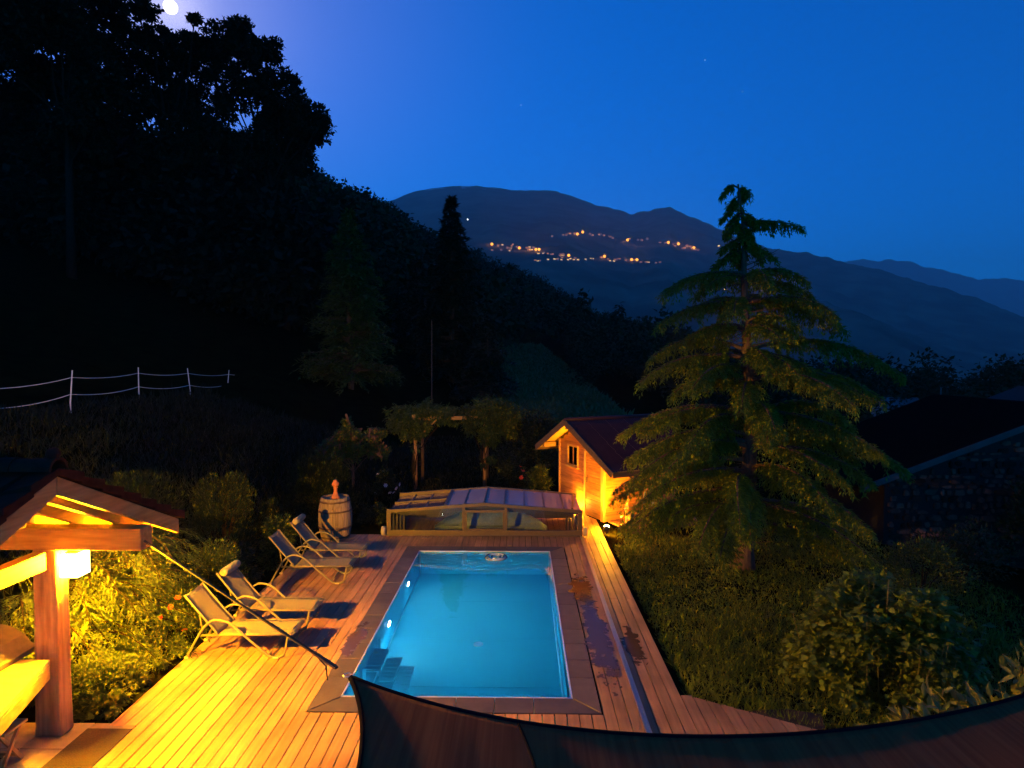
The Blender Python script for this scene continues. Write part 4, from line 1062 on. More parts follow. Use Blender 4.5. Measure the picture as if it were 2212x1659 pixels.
# ---------------------------------------------------------------- loungers
def arc_pts(P, sub=6):
    """smooth curve through control points (Catmull-Rom)"""
    P = [Vector(p) for p in P]; Q = [P[0] * 2 - P[1]] + P + [P[-1] * 2 - P[-2]]; out = []
    for i in range(1, len(Q) - 2):
        for k in range(sub):
            t = k / sub
            out.append(.5 * ((2 * Q[i]) + (Q[i + 1] - Q[i - 1]) * t + (2 * Q[i - 1] - 5 * Q[i] + 4 * Q[i + 1] - Q[i + 2]) * t * t + (3 * Q[i] - Q[i - 1] - 3 * Q[i + 1] + Q[i + 2]) * t ** 3))
    out.append(P[-1]); return out
def lounger(loc, label, pillow, rz):
    t = thing('sun_lounger', label, 'sun lounger', loc, rz, 'sun loungers beside the pool')
    w = .255
    for s in (-1, 1):
        y = s * (w + .03)
        side = arc_pts([(-.77, y, .018), (-.66, y, .22), (-.52, y, .45), (-.40, y, .555), (-.28, y, .575), (-.12, y, .52), (.03, y, .39), (.27, y, .18), (.42, y, .055), (.5, y, .02), (.58, y, .02), (.66, y, .06), (.695, y, .18), (.72, y * .96, .335)])
        MB().tube(side, .017, 8).build('arm_leg_frame', M['tube'], t, True)
        MB().tube([(-.56, s * w, .335), (.80, s * w, .345)], .016, 8).build('seat_rail', M['tube'], t, True)
        MB().tube(arc_pts([(-.31, s * w, .345), (-.56, s * w, .64), (-.80, s * w, .935)]), .015, 8).build('back_rail', M['tube'], t, True)
        MB().tube([(-.55, s * w * .9, .335), (-.60, s * w * .9, .66)], .008, 6).build('back_stay', M['tube'], t, True)
        MB().box(.5, .58, y - .022, y + .022, .0, .03).build('foot_pad', M['cap'], t, bevel=.006)
        MB().box(-.80, -.745, y - .02, y + .02, 0, .035).build('foot_pad', M['cap'], t, bevel=.006)
    MB().tube([(.72, -w - .02, .335), (.72, w + .02, .335)], .014, 8).build('cross_tube', M['tube'], t, True)
    MB().tube([(.43, -w - .02, .06), (.43, w + .02, .06)], .012, 8).build('cross_tube', M['tube'], t, True)
    MB().tube([(-.5, -w - .02, .46), (-.5, w + .02, .46)], .012, 8).build('cross_tube', M['tube'], t, True)
    nn = 10
    def sheet(pts, th=.006):
        vs = []
        for (x, z) in pts:
            for j in range(7):
                a = j / 6 * 2 - 1
                vs.append((x, a * w, z - .018 * (1 - a * a)))
        return vs, grid_faces(len(pts), 7)
    v, f = sheet([(-.31 + 1.11 * i / nn, .352 + .0) for i in range(nn + 1)])
    o = npobj('seat_sling', v, f[:, ::-1], M['sling'], t, True); o.modifiers.new('thick', 'SOLIDIFY').thickness = .008
    v, f = sheet([(-.315 - .485 * i / nn, .36 + .575 * i / nn - .02 * math.sin(math.pi * i / nn)) for i in range(nn + 1)])
    o = npobj('back_sling', v, f, M['sling'], t, True); o.modifiers.new('thick', 'SOLIDIFY').thickness = .008
    if pillow:
        dx, dz = -.645, .765
        p0 = Vector((-.745, 0, .90)); nrm = Vector((.765, 0, .645)) * .06
        prof = []
        MB().tube([p0 + nrm + Vector((0, y, 0)) for y in (-w * .97, -w * .94, -w * .8, w * .8, w * .94, w * .97)], [.035, .058, .068, .068, .058, .035], 14).build('head_pillow', M['cushion'], t, True)
    return t
LX = -4.15
for yc, lb, pil, rz in ((8.97, 'mesh sun lounger without pillow, nearest the pavilion', False, R(1)),
                        (9.86, 'mesh sun lounger with head pillow, second from the pavilion', True, R(-1)),
                        (11.95, 'mesh sun lounger without pillow, third from the pavilion', False, R(1.5)),
                        (12.98, 'mesh sun lounger with head pillow, closest to the wine barrel', True, R(-.5))):
    lounger((LX + (.02 if pil else 0), yc, .001), lb, pil, rz)

# ---------------------------------------------------------------- barrel and finial
bc = G(722, 1163, 0)
br = thing('wine_barrel', 'old upright wine barrel with rusty hoops at the deck corner', 'barrel', (bc.x, bc.y + .1, 0))
BH = 1.02
def brad(z): return .335 + .075 * math.sin(math.pi * z / BH)
nS = 22
for k in range(nS):
    a0 = 2 * math.pi * (k + .03) / nS; a1 = 2 * math.pi * (k + .97) / nS
    vs = []; nz = 9
    for i in range(nz):
        z = BH * i / (nz - 1); r1 = brad(z); r0 = r1 - .03
        for (rr, aa) in ((r1, a0), (r1 + .002, (a0 + a1) / 2), (r1, a1), (r0, a1), (r0, a0)): vs.append((rr * math.cos(aa), rr * math.sin(aa), z))
    fs = [(i * 5 + j, i * 5 + (j + 1) % 5, i * 5 + 5 + (j + 1) % 5, i * 5 + 5 + j) for i in range(nz - 1) for j in range(5)] + [(4, 3, 2, 1, 0), tuple(range(nz * 5 - 5, nz * 5))]
    MB().add(vs, fs).build('stave', M['oak'], br)
MB().lathe([(.30, 0), (.30, .02)], 24, (0, 0, BH - .06)).build('barrel_head', M['oak'], br)
for z in (.06, .30, .70, .93):
    MB().lathe([(brad(z) + .004, z - .022), (brad(z) + .009, z - .02), (brad(z) + .009, z + .02), (brad(z) + .004, z + .022)], 28, closed=False).build('hoop', M['iron'], br, True)
fi = thing('terracotta_finial', 'slender terracotta ornament standing on top of the barrel', 'ornament', (bc.x + .02, bc.y + .08, BH - .04))
MB().lathe([(.11, 0), (.105, .03), (.07, .1), (.045, .18), (.042, .24), (.06, .27), (.05, .285)], 20).build('pedestal', M['terracotta'], fi, True)
MB().lathe([(.03, .285), (.075, .32), (.088, .36), (.075, .40), (.045, .425), (.05, .44), (.035, .47), (.01, .48)], 20).build('knob', M['terracotta'], fi, True)

# ---------------------------------------------------------------- foliage tools
KITE = (np.array([(0, 0, 0), (.5, .42, .07), (0, 1, -.06), (-.5, .42, .07)]), np.array([(0, 1, 2), (0, 2, 3)]))
BLADE = (np.array([(-.5, 0, 0), (.5, 0, 0), (.36, .55, .05), (-.36, .55, .05), (0, 1, .2)]), np.array([(0, 1, 2), (0, 2, 3), (3, 2, 4)]))
LOBED = (np.array([(0, .38, .0), (0, 0, 0), (.34, .02, .05), (.56, .40, .07), (.30, .56, .02), (0, 1, -.12), (-.30, .56, .02), (-.56, .40, .07), (-.34, .02, .05)]),
         np.array([(0, 1, 2), (0, 2, 3), (0, 3, 4), (0, 4, 5), (0, 5, 6), (0, 6, 7), (0, 7, 8), (0, 8, 1)]))
OVAL = (np.array([(0, 0, 0), (.36, .25, .05), (.46, .55, .05), (0, 1, -.08), (-.46, .55, .05), (-.36, .25, .05)]), np.array([(0, 1, 2), (0, 2, 3), (0, 3, 4), (0, 4, 5)]))
def unit(a): return a / np.maximum(np.linalg.norm(a, axis=-1, keepdims=True), 1e-9)
def leaf_arrays(P, D, N, L, Wd, tm):
    P = np.asarray(P, float); D = unit(np.asarray(D, float)); X = unit(np.cross(D, N)); N2 = np.cross(X, D)
    tv, tf = tm; L = np.asarray(L)[:, None, None]; Wd = np.asarray(Wd)[:, None, None]
    V = P[:, None, :] + tv[None, :, 0:1] * Wd * X[:, None, :] + tv[None, :, 1:2] * L * D[:, None, :] + tv[None, :, 2:3] * L * N2[:, None, :]
    k = len(tv)
    Fc = tf[None] + (np.arange(len(P)) * k)[:, None, None]
    return V.reshape(-1, 3), Fc.reshape(-1, tf.shape[1])
def leaf_obj(name, P, D, N, L, Wd, tm, mat, parent=None):
    V, Fc = leaf_arrays(P, D, N, L, Wd, tm); return npobj(name, V, Fc, mat, parent)
def rdir(n): return unit(rng.normal(size=(n, 3)))
def cluster_leaves(centers, rad, n, outward_from, droop=0.2, out=0.7):
    """leaf positions and directions spread over clumps"""
    centers = np.asarray(centers, float); rad = np.asarray(rad, float)
    w = rad ** 2 / np.sum(rad ** 2); idx = rng.choice(len(centers), n, p=w)
    o = rdir(n) * (rng.random(n) ** .45)[:, None] * rad[idx][:, None]
    P = centers[idx] + o
    D = unit(unit(P - np.asarray(outward_from)) * out + rdir(n) * .8 + unit(o) * .4 + np.array([0, 0, -droop]))
    N = unit(rdir(n) * .7 + np.array([0, 0, 1.0]) + unit(o) * .4)
    return P, D, N
def shrub(name, label, base, rx, ry, h, n, L, Wd, mat, tm=KITE, stems=9, nclump=26, group=None, upright=0.0, stemmat='twig', cat='shrub', clump=.38, zmin=.12, blossoms=None):
    t = thing(name, label, cat, base, rng.uniform(0, 0.2), group)
    ph = rng.uniform(0, 2 * math.pi, nclump); el = rng.random(nclump) ** .7
    rr = np.sqrt(1 - (el * .95) ** 2) * (.55 + .45 * rng.random(nclump))
    C = np.stack([rx * rr * np.cos(ph), ry * rr * np.sin(ph), h * (zmin + (.93 - zmin) * el)], 1)
    C = np.concatenate([C, np.stack([rng.uniform(-.4, .4, 5) * rx, rng.uniform(-.4, .4, 5) * ry, rng.uniform(.2, .7, 5) * h], 1)])
    rad = clump * min(rx, ry, h * .6) * rng.uniform(.7, 1.25, len(C))
    P, D, N = cluster_leaves(C, rad, n, (0, 0, h * .2), out=.8)
    if upright: D = unit(D + np.array([0, 0, upright]))
    P[:, 2] = np.maximum(P[:, 2], .02)
    leaf_obj('foliage', P, D, N, rng.uniform(.7, 1.3, n) * L, rng.uniform(.75, 1.2, n) * Wd, tm, M[mat], t)
    for k in range(stems):
        c = C[k % len(C)]
        MB().tube([(c[0] * .12, c[1] * .12, 0), (c[0] * .45, c[1] * .45, c[2] * .55), tuple(c)], [.016 * h, .011 * h, .004 * h], 5).build('stem', M[stemmat], t)
    if blossoms:
        k, r, bm = blossoms
        for q in range(k):
            d = unit(rng.normal(size=3) + np.array([0.2, -.9, .6])); p = np.array([d[0] * rx, d[1] * ry, h * .55 + d[2] * h * .4])
            m = MB()
            for a in range(6):
                an = a * math.pi / 3; c_, s_ = math.cos(an), math.sin(an)
                m.add([(0, 0, 0), (r * c_ - .4 * r * s_, r * s_ + .4 * r * c_, r * .35), (r * 1.25 * c_, r * 1.25 * s_, r * .5), (r * c_ + .4 * r * s_, r * s_ - .4 * r * c_, r * .35)], [(0, 3, 2, 1)])
            m.lathe([(r * .25, 0), (r * .35, r * .25), (r * .05, r * .4)], 8)
            o = m.build('blossom', M[bm], t); o.location = p; o.rotation_euler = Vector(d).to_track_quat('Z', 'Y').to_euler()
    return t

# ---------------------------------------------------------------- the big cedar on the lawn
def cedar():
    bp = Vector((4.80, 13.0, -.1))
    t = thing('cedar_tree', 'large drooping cedar with bent tip on the lawn beside the shed', 'tree', bp)
    HT = 8.33
    def axis(z):
        return np.array([.10 * math.sin(z * .7) + .06 * z / 8 + (.12 * max(0, z - 7.0) ** 1.3 * -1.3 if z > 7 else 0), .05 * math.sin(z * .9 + 1), z])
    zs = np.linspace(0, HT - .1, 22)
    MB().tube([tuple(axis(z)) for z in zs], [max(.02, .20 * (1 - z / HT) ** .85 + (.09 * max(0, 1 - z / .5))) for z in zs], 12).build('trunk', M['bark'], t, True)
    limbs = []      # (z of joint, azimuth, length, rise)
    def RL(z):      # reach at a height
        return np.interp(z, [.5, 1.2, 2.3, 3.3, 4.5, 5.6, 6.4, 6.9, 7.4, 8.3], [1.6, 2.6, 2.85, 2.7, 2.3, 1.85, 1.5, .55, .45, .2])
    z = 1.35
    while z < 6.6:
        nb = 6 if z < 4.6 else 5
        a0 = rng.uniform(0, 6.28)
        for k in range(nb):
            limbs.append((z + rng.uniform(-.07, .07), a0 + 2 * math.pi * k / nb + rng.uniform(-.35, .35), RL(z) * rng.uniform(.55, 1.0), rng.uniform(.02, .22)))
        z += .66 if z < 4.6 else .54
    # limbs that read clearly in the photograph (azimuth: pi = picture left, 0 = right, -pi/2 = to the camera)
    for (zz, az, ln, rs) in ((6.35, 3.05, 1.75, .05), (5.75, 3.3, 1.8, .02), (5.2, 3.5, 1.3, .1), (4.55, 3.05, 2.3, .08), (4.3, 3.7, 1.9, .12), (3.4, 3.1, 2.75, .1), (3.2, 3.75, 2.3, .15), (2.35, 3.1, 2.85, .05), (2.1, 3.6, 2.7, .1), (1.4, 3.3, 2.5, .1), (1.25, 4.1, 2.2, .1),
                             (6.1, .1, 1.85, .1), (5.75, -.2, 2.05, .02), (4.75, .02, 3.0, .12), (4.2, -.45, 2.2, .1), (3.0, -.1, 3.05, .05), (2.6, -.6, 2.3, .1), (1.5, -.2, 2.5, .0), (2.75, 3.25, 2.75, .05), (2.75, 2.85, 2.7, .08), (1.9, 2.95, 2.9, .08), (1.75, 3.35, 2.8, .02), (1.35, 3.05, 2.7, .12), (1.4, 3.55, 2.4, .1), (2.9, 3.45, 2.5, .12), (1.2, 4.2, 2.0, .1), (1.0, -.5, 2.1, .05), (4.4, -1.5, 1.6, .2), (3.4, -1.75, 2.0, .2), (2.2, -1.3, 2.2, .15), (1.7, -1.9, 2.3, .15), (5.3, -1.2, 1.2, .2)):
        limbs.append((zz, az, ln, rs))
    P, D, N, LL = [], [], [], []
    lm = MB()
    def strand(p, d, ln, out):
        """a short side twig: goes out, then hangs, needles all along"""
        k = max(4, int(ln / .04)); s = np.linspace(.1, 1, k)
        hang = rng.uniform(.5, 1.1)
        pos = p[None] + d[None] * (s * ln)[:, None] * .62 + np.array([0, 0, -1.0])[None] * (s ** 1.8 * ln * hang)[:, None] * .8
        tan = unit(d[None] * .62 + np.array([0, 0, -1.0])[None] * (1.8 * s ** .8 * hang * .8)[:, None])
        for rep in range(3):
            jit = rdir(k)
            P.append(pos + jit * .014); D.append(unit(tan + jit * .75)); N.append(unit(np.array([0, 0, 1.0]) + rdir(k) * .6)); LL.append(rng.uniform(.055, .115, k))
    def limb(z, az, ln, rise, fine=1.0, droopk=1.0):
        a = axis(z); d = np.array([math.cos(az), math.sin(az), 0]); n = 14
        s = np.linspace(0, 1, n)
        curve = rng.uniform(-.22, .22); side = np.array([-d[1], d[0], 0])
        pts = a[None] + d[None] * (s * ln)[:, None] + side[None] * (curve * ln * s ** 2)[:, None]
        pts[:, 2] += ln * (rise * np.sin(s * 2.0) - droopk * .30 * s ** 2.6)
        r0 = .018 + .014 * ln
        lm.tube([tuple(p) for p in pts], list(r0 * (1 - s * .88)), 5)
        m = int(ln / .028 * fine)
        for q in range(m):
            f = .16 + .84 * (q + rng.random()) / m
            i = min(n - 2, int(f * (n - 1))); g = f * (n - 1) - i
            p = pts[i] * (1 - g) + pts[i + 1] * g; td = unit(pts[i + 1] - pts[i])
            sg = 1 if rng.random() < .5 else -1
            sd = unit(np.array([-td[1], td[0], 0]) * sg * rng.uniform(.5, 1.1) + td * rng.uniform(.25, .8) + np.array([0, 0, rng.uniform(-.05, .25)]))
            wdt = (.14 + .44 * math.sin(math.pi * min(1, f * .82 + .1)) * min(1, ln / 2)) * rng.uniform(.35, 1.0) * (1 + .5 * (rng.random() < .12))
            strand(p, sd, wdt, 1)
            if rng.random() < .35: strand(p, unit(td + sd * .4), wdt * .7, 1)
    for (zz, az, ln, rs) in limbs: limb(zz, az, ln, rs)
    # thin crooked top
    z = 6.75
    while z < 8.2:
        for k in range(3 if z < 7.6 else 2):
            limb(z + rng.uniform(-.06, .06), rng.uniform(0, 6.28), rng.uniform(.16, .40) * (1.15 - (z - 6.7) / 2.6), rng.uniform(-.25, .1), 1.6, 2.4)
        z += .15
    limb(7.42, .05, 1.18, .06, 1.0, .6); limb(7.35, .35, .6, .3, 1.2, .6); limb(7.1, 3.3, .5, -.1, 1.3, 1.5); limb(7.0, .3, .7, -.1, 1.2, 1.2); limb(8.15, 3.2, .34, .3, 1.8, 2.4); limb(8.12, 0.2, .26, .35, 1.8, 2.4); limb(6.85, 3.0, .6, -.1, 1.4, 1.5); limb(7.6, 3.4, .42, -.5, 1.4, 2); limb(7.9, 3.1, .4, -.5, 1.4, 2)
    lm.build('limbs', M['bark'], t, True)
    dt = MB()
    for q in range(150):
        z = rng.uniform(.5, 6.6); a = axis(z); az = rng.uniform(0, 6.28); ln = rng.uniform(.25, .9) * min(1, RL(z) / 1.6); d = np.array([math.cos(az), math.sin(az), rng.uniform(-.35, .25)])
        m1 = a + d * ln * .5 + rng.normal(size=3) * .04; dt.tube([tuple(a), tuple(m1), tuple(m1 + d * ln * .5 + rng.normal(size=3) * .07)], [.011, .007, .003], 4)
    tag(dt.build('dead_twigs', M['bark'], t), kind='stuff')
    P = np.concatenate(P); D = np.concatenate(D); N = np.concatenate(N); LL = np.concatenate(LL)
    leaf_obj('crown', P, D, N, LL, LL * .32, KITE, M['needle'], t)
cedar()

# ---------------------------------------------------------------- other conifers
def conifer(name, label, base, HT, rad, mat, nl, droop, twig, nsz, top=1.0, sparse=1.0):
    t = thing(name, label, 'tree', base)
    zs = np.linspace(0, HT * .98, 10)
    MB().tube([(.1 * math.sin(z), .08 * math.sin(z * .7), z) for z in zs], [max(.03, .018 * HT * (1 - z / HT)) for z in zs], 8).build('trunk', M['bark'], t, True)
    P, D, N, LL = [], [], [], []; lm = MB()
    for q in range(nl):
        f = (q + rng.random()) / nl; z = HT * (.06 + .93 * f); ln = rad * (1 - f) ** top * rng.uniform(.6, 1.1) + .12
        az = rng.uniform(0, 6.28); d = np.array([math.cos(az), math.sin(az), 0])
        n = 6; s = np.linspace(0, 1, n); pts = np.array([0, 0, z]) + d * (s * ln)[:, None]; pts[:, 2] += ln * (.12 * s - droop * s ** 2)
        lm.tube([tuple(p) for p in pts], list(.02 + .012 * ln * (1 - s)), 4)
        m = max(4, int(ln / twig * 2))
        for k in range(m):
            g = .15 + .85 * rng.random(); i = min(n - 2, int(g * (n - 1))); h = g * (n - 1) - i
            p = pts[i] * (1 - h) + pts[i + 1] * h; sg = rng.choice((-1, 1))
            sd = unit(np.array([-d[1], d[0], 0]) * sg * .8 + d * .6 + np.array([0, 0, rng.uniform(-.55, .15)]))
            kk = 5; ss = np.linspace(.1, 1, kk) * ln * .28 * rng.uniform(.6, 1.2)
            P.append(p + sd * ss[:, None] + np.array([0, 0, -1]) * (ss ** 1.5 * .5)[:, None]); jit = rdir(kk)
            D.append(unit(sd + jit * .7 + np.array([0, 0, .1]))); N.append(unit(np.array([0, 0, 1.0]) + rdir(kk) * .5)); LL.append(rng.uniform(.7, 1.3, kk) * nsz)
    lm.build('limbs', M['bark'], t, True)
    P = np.concatenate(P); D = np.concatenate(D); N = np.concatenate(N); LL = np.concatenate(LL)
    leaf_obj('crown', P, D, N, LL, LL * .33, KITE, M[mat], t)
    return t
def on_ground(px, Y): 
    x = A(px, 781, Y).x; return Vector((x, Y, gz(x, Y) - .1))
def height_to(py, px, Y, b): return A(px, py, Y).z - b.z
b = on_ground(757, 40); conifer('larch_tree', 'tall feathery larch behind the fruit tree, faintly lit', b, height_to(452, 757, 40, b), 3.1, 'larch', 260, .10, .24, .34, .75)
b = on_ground(977, 58); conifer('spruce_tree', 'dark spruce whose pointed tip rises against the mountain', b, height_to(422, 977, 58, b), 4.6, 'spruce', 300, .22, .30, .5, .9)
b = on_ground(905, 66); conifer('spruce_tree', 'lower dark spruce just left of the pointed one', b, height_to(560, 905, 66, b), 4.2, 'spruce', 120, .22, .42, .55, .9)
b = on_ground(1055, 50); conifer('spruce_tree', 'short bushy spruce at the left rim of the pale meadow', b, height_to(690, 1055, 50, b), 2.9, 'spruce', 100, .2, .4, .45, .8)
pb = on_ground(932, 36)
o = thing('wooden_pole', 'thin pale pole standing among the dark spruces', 'pole', pb)
MB().tube([(0, 0, 0), (.03, 0, height_to(690, 932, 36, pb))], [.035, .02], 8).build('shaft', M['bark'], o)

# ---------------------------------------------------------------- broadleaf trees on the slope, dark against the moonlit sky
def lobe_tree(name, label, base, lobes, n, L, mat='leaf_oak', group=None, trunk_r=.35):
    """lobes: (x, y, z, r) in the world; limbs run from the trunk to every lobe"""
    t = thing(name, label, 'tree', base, 0, group); b0 = np.array(base)
    C = np.array([l[:3] for l in lobes]) - b0; rd = np.array([l[3] for l in lobes])
    top = C[:, 2].max()
    mid = np.array([C[:, 0].mean() * .5, C[:, 1].mean() * .5, top * .5])
    MB().tube([(0, 0, -.3), tuple(mid * .5), tuple(mid), tuple(C[C[:, 2].argmax()] * np.array([.8, .8, .9]))], [trunk_r, trunk_r * .75, trunk_r * .55, .06], 8).build('trunk', M['bark_dark' if n > 5500 or L > .3 else 'bark'], t, True)
    lm = MB(); cl = []; cr = []
    for c, r in zip(C, rd):
        a = mid * rng.uniform(.6, 1.1); m1 = a * .45 + c * .55 + rng.normal(size=3) * r * .15
        lm.tube([tuple(a), tuple(m1), tuple(c)], [trunk_r * .32, trunk_r * .2, .05], 5)
        for q in range(20):
            e2 = rdir(1)[0]; cc = c + e2 * r * rng.uniform(.35, .95) * np.array([1, 1, .85]); cl.append(cc); cr.append(r * rng.uniform(.17, .34))
            lm.tube([tuple(c), tuple((c + cc) / 2 + rng.normal(size=3) * .15), tuple(cc)], [.06, .04, .02], 4)
    lm.build('limbs', M['bark_dark' if L > .3 else 'bark'], t)
    P, D, N = cluster_leaves(cl, cr, n, mid, .25, .4)
    leaf_obj('crown', P, D, N, rng.uniform(.7, 1.35, n) * L, rng.uniform(.7, 1.3, n) * L * .62, KITE, M[mat], t)
    return t
def lobes_at(Y, spec, dy=3.0):
    out = []
    for (px, py, r) in spec:
        y = Y + rng.uniform(-dy, dy); p = A(px, py, y); out.append((p.x, p.y, p.z, r * y / 1306))
    return out
TR = [
    ('big spreading tree whose right edge cuts the bright sky', 52, 590, [(455, 130, 75), (500, 75, 50), (540, 110, 60), (585, 110, 38), (600, 200, 70), (655, 255, 55), (672, 300, 36), (640, 330, 48), (560, 290, 75), (500, 200, 60), (610, 265, 60), (650, 365, 28), (690, 265, 22), (520, 320, 60), (590, 345, 55)], 15000),
    ('tall tree with the moon shining through its crown', 50, 380, [(420, 42, 18), (325, 25, 24), (360, 75, 22), (285, 70, 48), (335, 120, 52), (405, 95, 36), (430, 120, 50), (330, 200, 70), (410, 220, 60), (300, 20, 30), (250, 130, 40), (440, 290, 70), (370, 310, 70)], 11000),
    ('dense black tree filling the upper corner beside the moonlit one', 44, 160, [(130, 60, 90), (210, 30, 55), (60, 20, 90), (200, 140, 60), (120, 170, 90), (40, 150, 90), (180, 250, 90), (260, 230, 60), (-60, 90, 110), (90, -60, 90), (190, -60, 70), (225, -10, 40), (160, 90, 60), (20, 70, 80), (100, 20, 80), (230, 90, 40), (240, 180, 50)], 21000),
    ('low dark tree on the slope below the moonlit trees', 58, 300, [(230, 340, 80), (330, 390, 80), (150, 360, 90), (290, 460, 90), (390, 420, 60)], 7000),
    ('dark tree at the picture edge above the white fence', 48, 40, [(20, 290, 90), (80, 380, 90), (-60, 380, 100), (60, 480, 90), (150, 470, 80)], 7000),
    ('dark round tree below the crest with the bright sky', 62, 500, [(470, 410, 70), (540, 440, 70), (430, 490, 70), (500, 520, 80), (600, 430, 55)], 7000),
    ('small dark tree on the slope left of the larch', 50, 620, [(600, 560, 60), (650, 520, 45), (560, 600, 60), (640, 620, 60), (690, 600, 40)], 5000)]
for lb, Y, bx, spec, n in TR:
    b = on_ground(bx, Y)
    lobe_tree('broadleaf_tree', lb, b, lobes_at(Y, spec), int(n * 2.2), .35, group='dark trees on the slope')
# lone bare tree on the crest
b = A(820, 452, 330)
t = thing('bare_tree', 'tiny bare tree standing alone on the wooded crest', 'tree', (b.x, b.y, b.z - 6))
m = MB(); m.tube([(0, 0, 0), (0, 0, 9)], [.3, .1], 5)
for q in range(26):
    z = rng.uniform(5, 9); d = rdir(1)[0]; d[2] = abs(d[2]) * .8 + .2; p0 = np.array([0, 0, z]); p1 = p0 + d * rng.uniform(2, 4.5)
    m.tube([tuple(p0), tuple(p1)], [.14, .05], 4)
m.build('branches', M['bark'], t)

# ---------------------------------------------------------------- woods on the hill: one mass
def forest(name, n, protos, hfun, sel, mat='forest'):
    Vs, Fs = [], []; off = 0
    pts = sel(n)
    for (x, y) in pts:
        z = gz(x, y); pv, pf = protos[rng.integers(len(protos))]
        s = hfun(y) * rng.uniform(.65, 1.3); a = rng.uniform(0, 6.28); c, s_ = math.cos(a), math.sin(a)
        q = pv * s
        Vs.append(np.stack([q[:, 0] * c - q[:, 1] * s_ + x, q[:, 0] * s_ + q[:, 1] * c + y, q[:, 2] + z - .4], 1)); Fs.append(pf + off); off += len(pv)
    o = npobj(name, np.concatenate(Vs), np.concatenate(Fs), M[mat]); return tag(o, kind='stuff')
def proto(kind, n, ls=1.0):
    C = []; 
    if kind == 'round':
        nc = 16; th = rng.uniform(0, 6.28, nc); z = rng.uniform(.25, .95, nc); r = .36 * np.sqrt(np.clip(1 - ((z - .55) / .48) ** 2, 0.03, 1)) * rng.uniform(.5, 1, nc)
        C = np.stack([r * np.cos(th), r * np.sin(th), z], 1); rad = rng.uniform(.10, .2, nc)
        P, D, N = cluster_leaves(C, rad, n, (0, 0, .4), .2, .5)
        return leaf_arrays(P, D, N, rng.uniform(.07, .16, n) * ls, rng.uniform(.06, .12, n) * ls, KITE)
    f = rng.random(n) ** .8; az = rng.uniform(0, 6.28, n); rr = .2 * (1 - f) * np.sqrt(rng.random(n)) * 1.25 + .01
    P = np.stack([rr * np.cos(az), rr * np.sin(az), .08 + .95 * f], 1); D = unit(np.stack([np.cos(az), np.sin(az), np.full(n, -.35)], 1) + rdir(n) * .5)
    return leaf_arrays(P, D, unit(rdir(n) * .5 + np.array([0, 0, 1.0])), rng.uniform(.07, .13, n), rng.uniform(.03, .06, n), KITE)
FINE = [proto('round', 300, .64) for _ in range(5)]
PR = [proto('round', 160, .9) for _ in range(5)] + [proto('cone', 130) for _ in range(2)]
def meadow(px, py): return False
def sel_hill(n):
    out = []
    while len(out) < n:
        px = rng.uniform(-150, 1500); u = (px - 1125) / 1306
        ry = np.interp(u, _h_u, _h_Y); Y = 62 + (ry * 1.04 - 62) * rng.random() ** .62
        x = u * Y
        if Y < 95 and px > 1050: continue
        v = 781 - (gz(x, Y) - H) / Y * 1306
        if 1085 < px < 1250 and v > 760 and Y < 175: continue          # the meadow stays open
        out.append((x, Y))
    return out
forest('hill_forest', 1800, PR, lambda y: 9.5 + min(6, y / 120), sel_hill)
def sel_slope(n):
    out = []
    while len(out) < n:
        px = rng.uniform(-250, 660); u = (px - 1125) / 1306; Y = rng.uniform(47, 66); x = u * Y
        out.append((x, Y))
    return out
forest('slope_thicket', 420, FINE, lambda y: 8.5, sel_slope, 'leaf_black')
def sel_right(n):
    out = []
    while len(out) < n:
        px = rng.uniform(1230, 2500); u = (px - 1125) / 1306; Y = rng.uniform(48, 175)
        if px < 1420 and Y < 75: continue
        out.append((u * Y, Y))
    return out
forest('valley_treeline', 330, FINE, lambda y: 5.0 if y < 80 else 7.0, sel_right)

# ---------------------------------------------------------------- meadow and grass
mg = []
def grass_patch(name, n, sample, hgt, wid, mat, lean=.5):
    x, y = sample(n); z = ground_z(x, y)
    P = np.stack([x, y, z - .01], 1); k = len(x)
    D = unit(rng.normal(size=(k, 3)) * np.array([lean, lean, 0]) + np.array([0, 0, 1.0])); N = rdir(k)
    s = (.45 + .9 * rng.random(k)) * (.55 + 1.0 * vnoise(x * 1.1, y * 1.1, 5)) * (.75 + .6 * vnoise(x * 4, y * 4, 6))
    o = leaf_obj(name, P, D, N, hgt * s, wid * rng.uniform(.7, 1.3, k), BLADE, M[mat]); return tag(o, kind='stuff')
def lawn(n):
    x = rng.uniform(2.0, 10.5, n * 2); y = 6.0 + 10 * rng.random(n * 2) ** 1.25
    edge = np.where(y > 7.9, 2.22, 2.15 + (7.85 - y) / .539 + .06)
    ok = (x > edge) & ~((y > 14.5) & (x < 2.6)) & ~((y > 15.2) & (x < 4.6))
    lim = rng.random(n * 2) < np.clip(1.3 - (x - 2) / 7, .12, 1)
    ok &= lim & (rng.random(n * 2) < .35 + 1.1 * vnoise(x * 1.6, y * 1.6, 8))
    return x[ok][:n], y[ok][:n]
o = grass_patch('lawn_grass', 56000, lawn, .12, .014, 'grass')
def lawn_broad(n):
    x, y = lawn(n); return x, y
grass_patch('lawn_weeds', 14000, lawn_broad, .10, .05, 'grass', 1.1)
def bank(n):
    x = rng.uniform(-16, -5.3, n); y = rng.uniform(7.5, 30, n); return x, y
grass_patch('bank_grass', 20000, bank, .34, .03, 'grass_dark', .45)
def rear(n):
    x = rng.uniform(-6, 6, n); y = rng.uniform(17.3, 34, n); ok = ~((x > 1.0) & (y < 22)); return x[ok], y[ok]
grass_patch('rear_grass', 12000, rear, .2, .03, 'grass_dark', .5)
